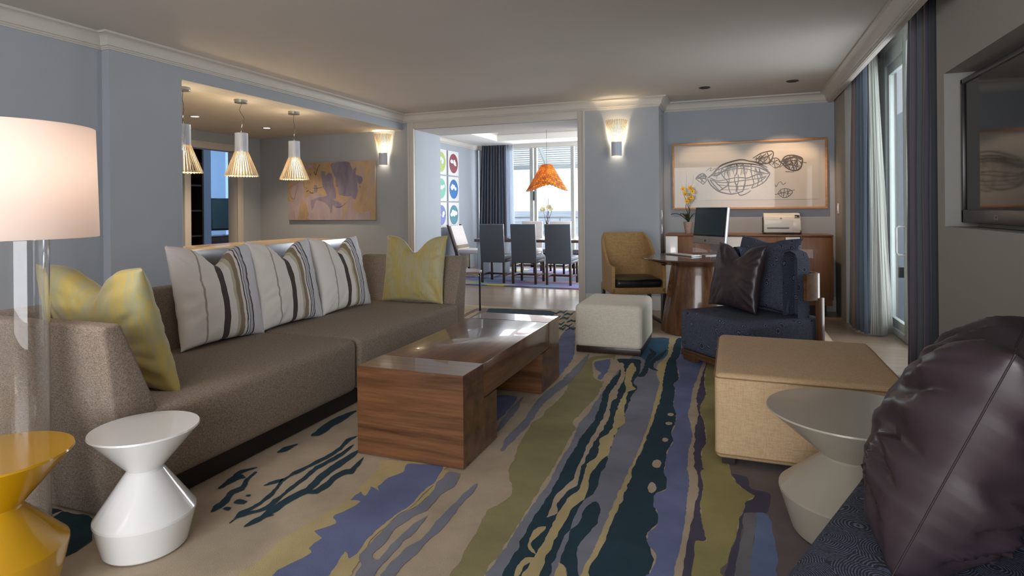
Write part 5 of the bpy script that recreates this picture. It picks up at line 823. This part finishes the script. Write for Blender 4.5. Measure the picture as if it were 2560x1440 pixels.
dchair('grey dining chair with its back to the living room, centre of near row',-3.235,9.42,R(180),src=ch)
dchair('grey dining chair with its back to the living room, against right door jamb',-2.65,9.42,R(180),src=ch)
fc=dchair('dining chair on the window side, seen between left and centre near chairs',-3.79,11.05,R(0),True)
dchair('dining chair on the window side, seen behind the orchid',-3.205,11.05,R(0),src=fc)
dchair('dining chair on the window side, barely showing at the door jamb',-2.62,11.05,R(0),src=fc)
hc=T('head_chair','pale high-backed dining chair at the left head of the table','chair',(-4.72,10.55,0),R(90))
hm=plain('head_chair_cloth',c(214,208,208),.7); hb=plain('head_chair_side',c(140,118,88),.6)
box('seat',-.26,.26,-.27,.22,.40,.48,hm,hc,.015,3)
prism('backrest',[(.19,.36),(.23,.36),(.42,.93),(.38,.93)],'X',-.26,.26,hm,hc,.008,3)
for sx in (-1,1): prism('side_frame',[(.23,.02),(.27,.02),(.275,.40),(.46,.95),(.42,.95),(.235,.42)],'X',sx*.28-.015,sx*.28+.015,CW,hc,.003,1)
box('back_panel',-.255,.255,.235,.25,.1,.56,hb,hc,.003)
for sx in (-1,1): box('leg',sx*.24-.018,sx*.24+.018,-.25,-.214,.014,.4,CW,hc,.002)
# orchid vase on the dining table
t2,tp=orchid('table_orchid','white orchid with curled twigs in a white pot on dining table','' or (-3.17,10.3,.716),1.0,None,WLAQ,8,[(-.07,.50,.006),(.02,.50,.010),(.10,.56,.005),(.03,.72,.007),(-.03,.80,.003),(.14,.62,.003)],leaf=False)
WP=plain('cream_petal',c(226,222,180),.5,.05,30)
for k,(dx,dz) in enumerate([(-.075,.53),(-.05,.51),(.02,.55),(.05,.57),(.09,.52),(-.09,.51),(.07,.55)]):
    bm=bmesh.new(); flower(bm,Vector((dx,-.04,dz)),.045,k*3); fin('flower',bm,WP,t2)
# orange pendant over the dining table
op=T('orange_shade_pendant','amber woven dome pendant with ragged rim over dining table','pendant lamp',(-3.17,10.3,0))
def amber():
    n=N('amber_strips'); v=n.coord(); br=n.n('ShaderNodeTexBrick'); n.l(n.coord('UV',scale=(34,11,1)),br.inputs['Vector']); br.inputs['Scale'].default_value=1; br.inputs['Brick Width'].default_value=1; br.inputs['Row Height'].default_value=1; br.inputs['Mortar Size'].default_value=.07
    br.inputs['Color1'].default_value=c(238,176,70); br.inputs['Color2'].default_value=c(186,110,56); br.inputs['Mortar'].default_value=c(140,76,34)
    n.l(br.outputs[0],n.b.inputs['Base Color']); n.set(rough=.5); t=n.n('ShaderNodeBsdfTranslucent'); n.l(br.outputs[0],t.inputs[0]); mx=n.n('ShaderNodeMixShader'); mx.inputs[0].default_value=.55
    n.l(n.b.outputs[0],mx.inputs[1]); n.l(t.outputs[0],mx.inputs[2]); n.l(mx.outputs[0],n.out.inputs[0]); return n.m
bm=bmesh.new(); uvl=bm.loops.layers.uv.new('UVMap'); G={}; NS,NR=64,14
for i in range(NS):
    a=2*math.pi*i/NS; low=1.625-.065*math.cos(2*a)+.008*math.sin(a*31)  # the rim dips at left and right
    for j in range(NR+1):
        s=j/NR; r_=.085+.25*s*(1+.22*s*max(0,math.cos(2*a))**2); z=2.05-(2.05-low)*(s**1.12)-.0
        jit=.006*noise.noise(Vector((math.cos(a)*6,math.sin(a)*6,s*8))); G[i,j]=bm.verts.new(((r_+jit)*math.cos(a),(r_+jit)*.8*math.sin(a),z))
for i in range(NS):
    for j in range(NR):
        f=bm.faces.new((G[i,j],G[(i+1)%NS,j],G[(i+1)%NS,j+1],G[i,j+1]))
        for lp,(a,b) in zip(f.loops,((i,j),(i+1,j),(i+1,j+1),(i,j+1))): lp[uvl].uv=(a/NS,b/NR)
bm.faces.new([G[i,0] for i in range(NS)])
me=bpy.data.meshes.new('woven_shade'); bm.to_mesh(me); bm.free(); ws=link('woven_shade',me,amber(),op,smooth=60); sd=ws.modifiers.new('thick','SOLIDIFY'); sd.thickness=.006
tube('cord',[(0,0,2.04),(0,0,2.855)],.003,DMET,op,6); lathe('canopy',[(0,2.83),(.05,2.83),(.05,2.858),(0,2.858)],STEEL,op,24)
lathe('bulb',[(0,1.85),(.025,1.86),(.03,1.89),(.02,1.93),(0,1.94)],glow('amber_bulb_glow',(1,.75,.45,1),12),op,16,smooth=60)
point('pendant_light',(0,0,1.86),7,(1,.85,.6),.04,op)
# six cloud pictures
names=['lime green','deep red','sea green','bright blue','periwinkle','teal']
cols=[c(170,190,110),c(136,66,80),c(120,186,164),c(54,112,176),c(120,130,190),c(84,140,156)]
for i in range(6):
    row,colm=divmod(i,2); y=10.79 if colm else 10.24; z=2.17-row*.515
    t=T('cloud_picture',('square picture, white cloud on %s disc, %s row on dining wall'%(names[i],('top','middle','bottom')[row])),'picture',(-5.297,y,z),R(90),'cloud pictures in the dining room')
    box('panel',-.235,.235,-.02,0,-.245,.245,plain('picture_board',c(222,222,222),.6,.01),t,.002)
    q=lathe('disc',[(0,0),(.195,0),(.195,.001),(0,.001)],plain('disc_colour',cols[i],.6,.1,4),t,40); q.rotation_euler=(R(90),0,0); q.location=(0,-.020,0)
    bm=bmesh.new(); rnd=random.Random(i)
    for k in range(7):
        cx_=rnd.uniform(-.11,.11); cz_=rnd.uniform(-.03,.05)+(.0 if abs(cx_)>.06 else .02); r_=rnd.uniform(.03,.055)
        bm.faces.new([bm.verts.new((cx_+r_*math.cos(a*math.pi/7)*1.1,-.0225-k*.0002,cz_+r_*.8*math.sin(a*math.pi/7))) for a in range(14)])
    fin('cloud',bm,plain('cloud_white',c(225,226,230),.8,.08,30),t)
# ---------------- small round table by the sofa ----------------
st=T('round_end_table','small round metal end table beyond the far sofa arm','side table',(-3.13,6.62,0))
lathe('tabletop',[(0,.47),(.235,.47),(.24,.475),(.24,.495),(.235,.50),(0,.50)],plain('end_table_top',c(170,150,132),.25,.03),st,48,smooth=30)
for k in range(3):
    a=R(5+120*k); box('leg',.225*math.cos(a)-.009,.225*math.cos(a)+.009,.225*math.sin(a)-.009,.225*math.sin(a)+.009,.0135,.47,DMET,st,.002)
tube('ring_brace',[(.22*math.cos(R(a)),.22*math.sin(R(a)),.44) for a in range(0,361,15)],.006,CHROME,st,6)
# ---------------- bedroom beyond the side door ----------------
bk=T('dark_bookcase','tall dark wood bookcase seen through the side doorway','bookcase',(-8.1,6.85,0))
boxes('case',[(-.2,.15,-.5,-.47,0,2.3),(-.2,.15,.31,.34,0,2.3),(-.2,-.18,-.5,.34,0,2.3),(-.2,.15,-.5,.34,2.27,2.3)],DARKW,bk)
for z in (.45,.85,1.25,1.65,2.0): box('shelf',-.18,.14,-.47,.31,z,z+.025,DARKW,bk)
box('divider',-.18,.13,.08,.10,.02,2.27,DARKW,bk)
cb=T('media_console','dark low media console under the bedroom television','console',(-8.75,8.3,0))
box('body',-.25,.25,-.62,.9,.60,.80,DARKW,cb,.004); box('top',-.26,.26,-.63,.91,.80,.815,DARKW,cb,.002); boxes('leg',[(-.2,.2,-.55,-.5,0,.6),(-.2,.2,.8,.85,0,.6)],DARKW,cb)
bt=T('bedroom_television','small flat television on a stand seen through the side doorway','television',(-8.62,8.38,.816),R(70))
box('bezel',-.36,.36,-.02,.03,.09,.67,BLACK,bt,.008); box('screen',-.335,.335,-.024,-.018,.125,.645,plain('bedroom_screen',c(40,60,66),.15),bt)
box('neck',-.03,.03,0,.02,.01,.12,BLACK,bt); lathe('stand',[(0,0),(.14,0),(.14,.01),(0,.012)],BLACK,bt,32)
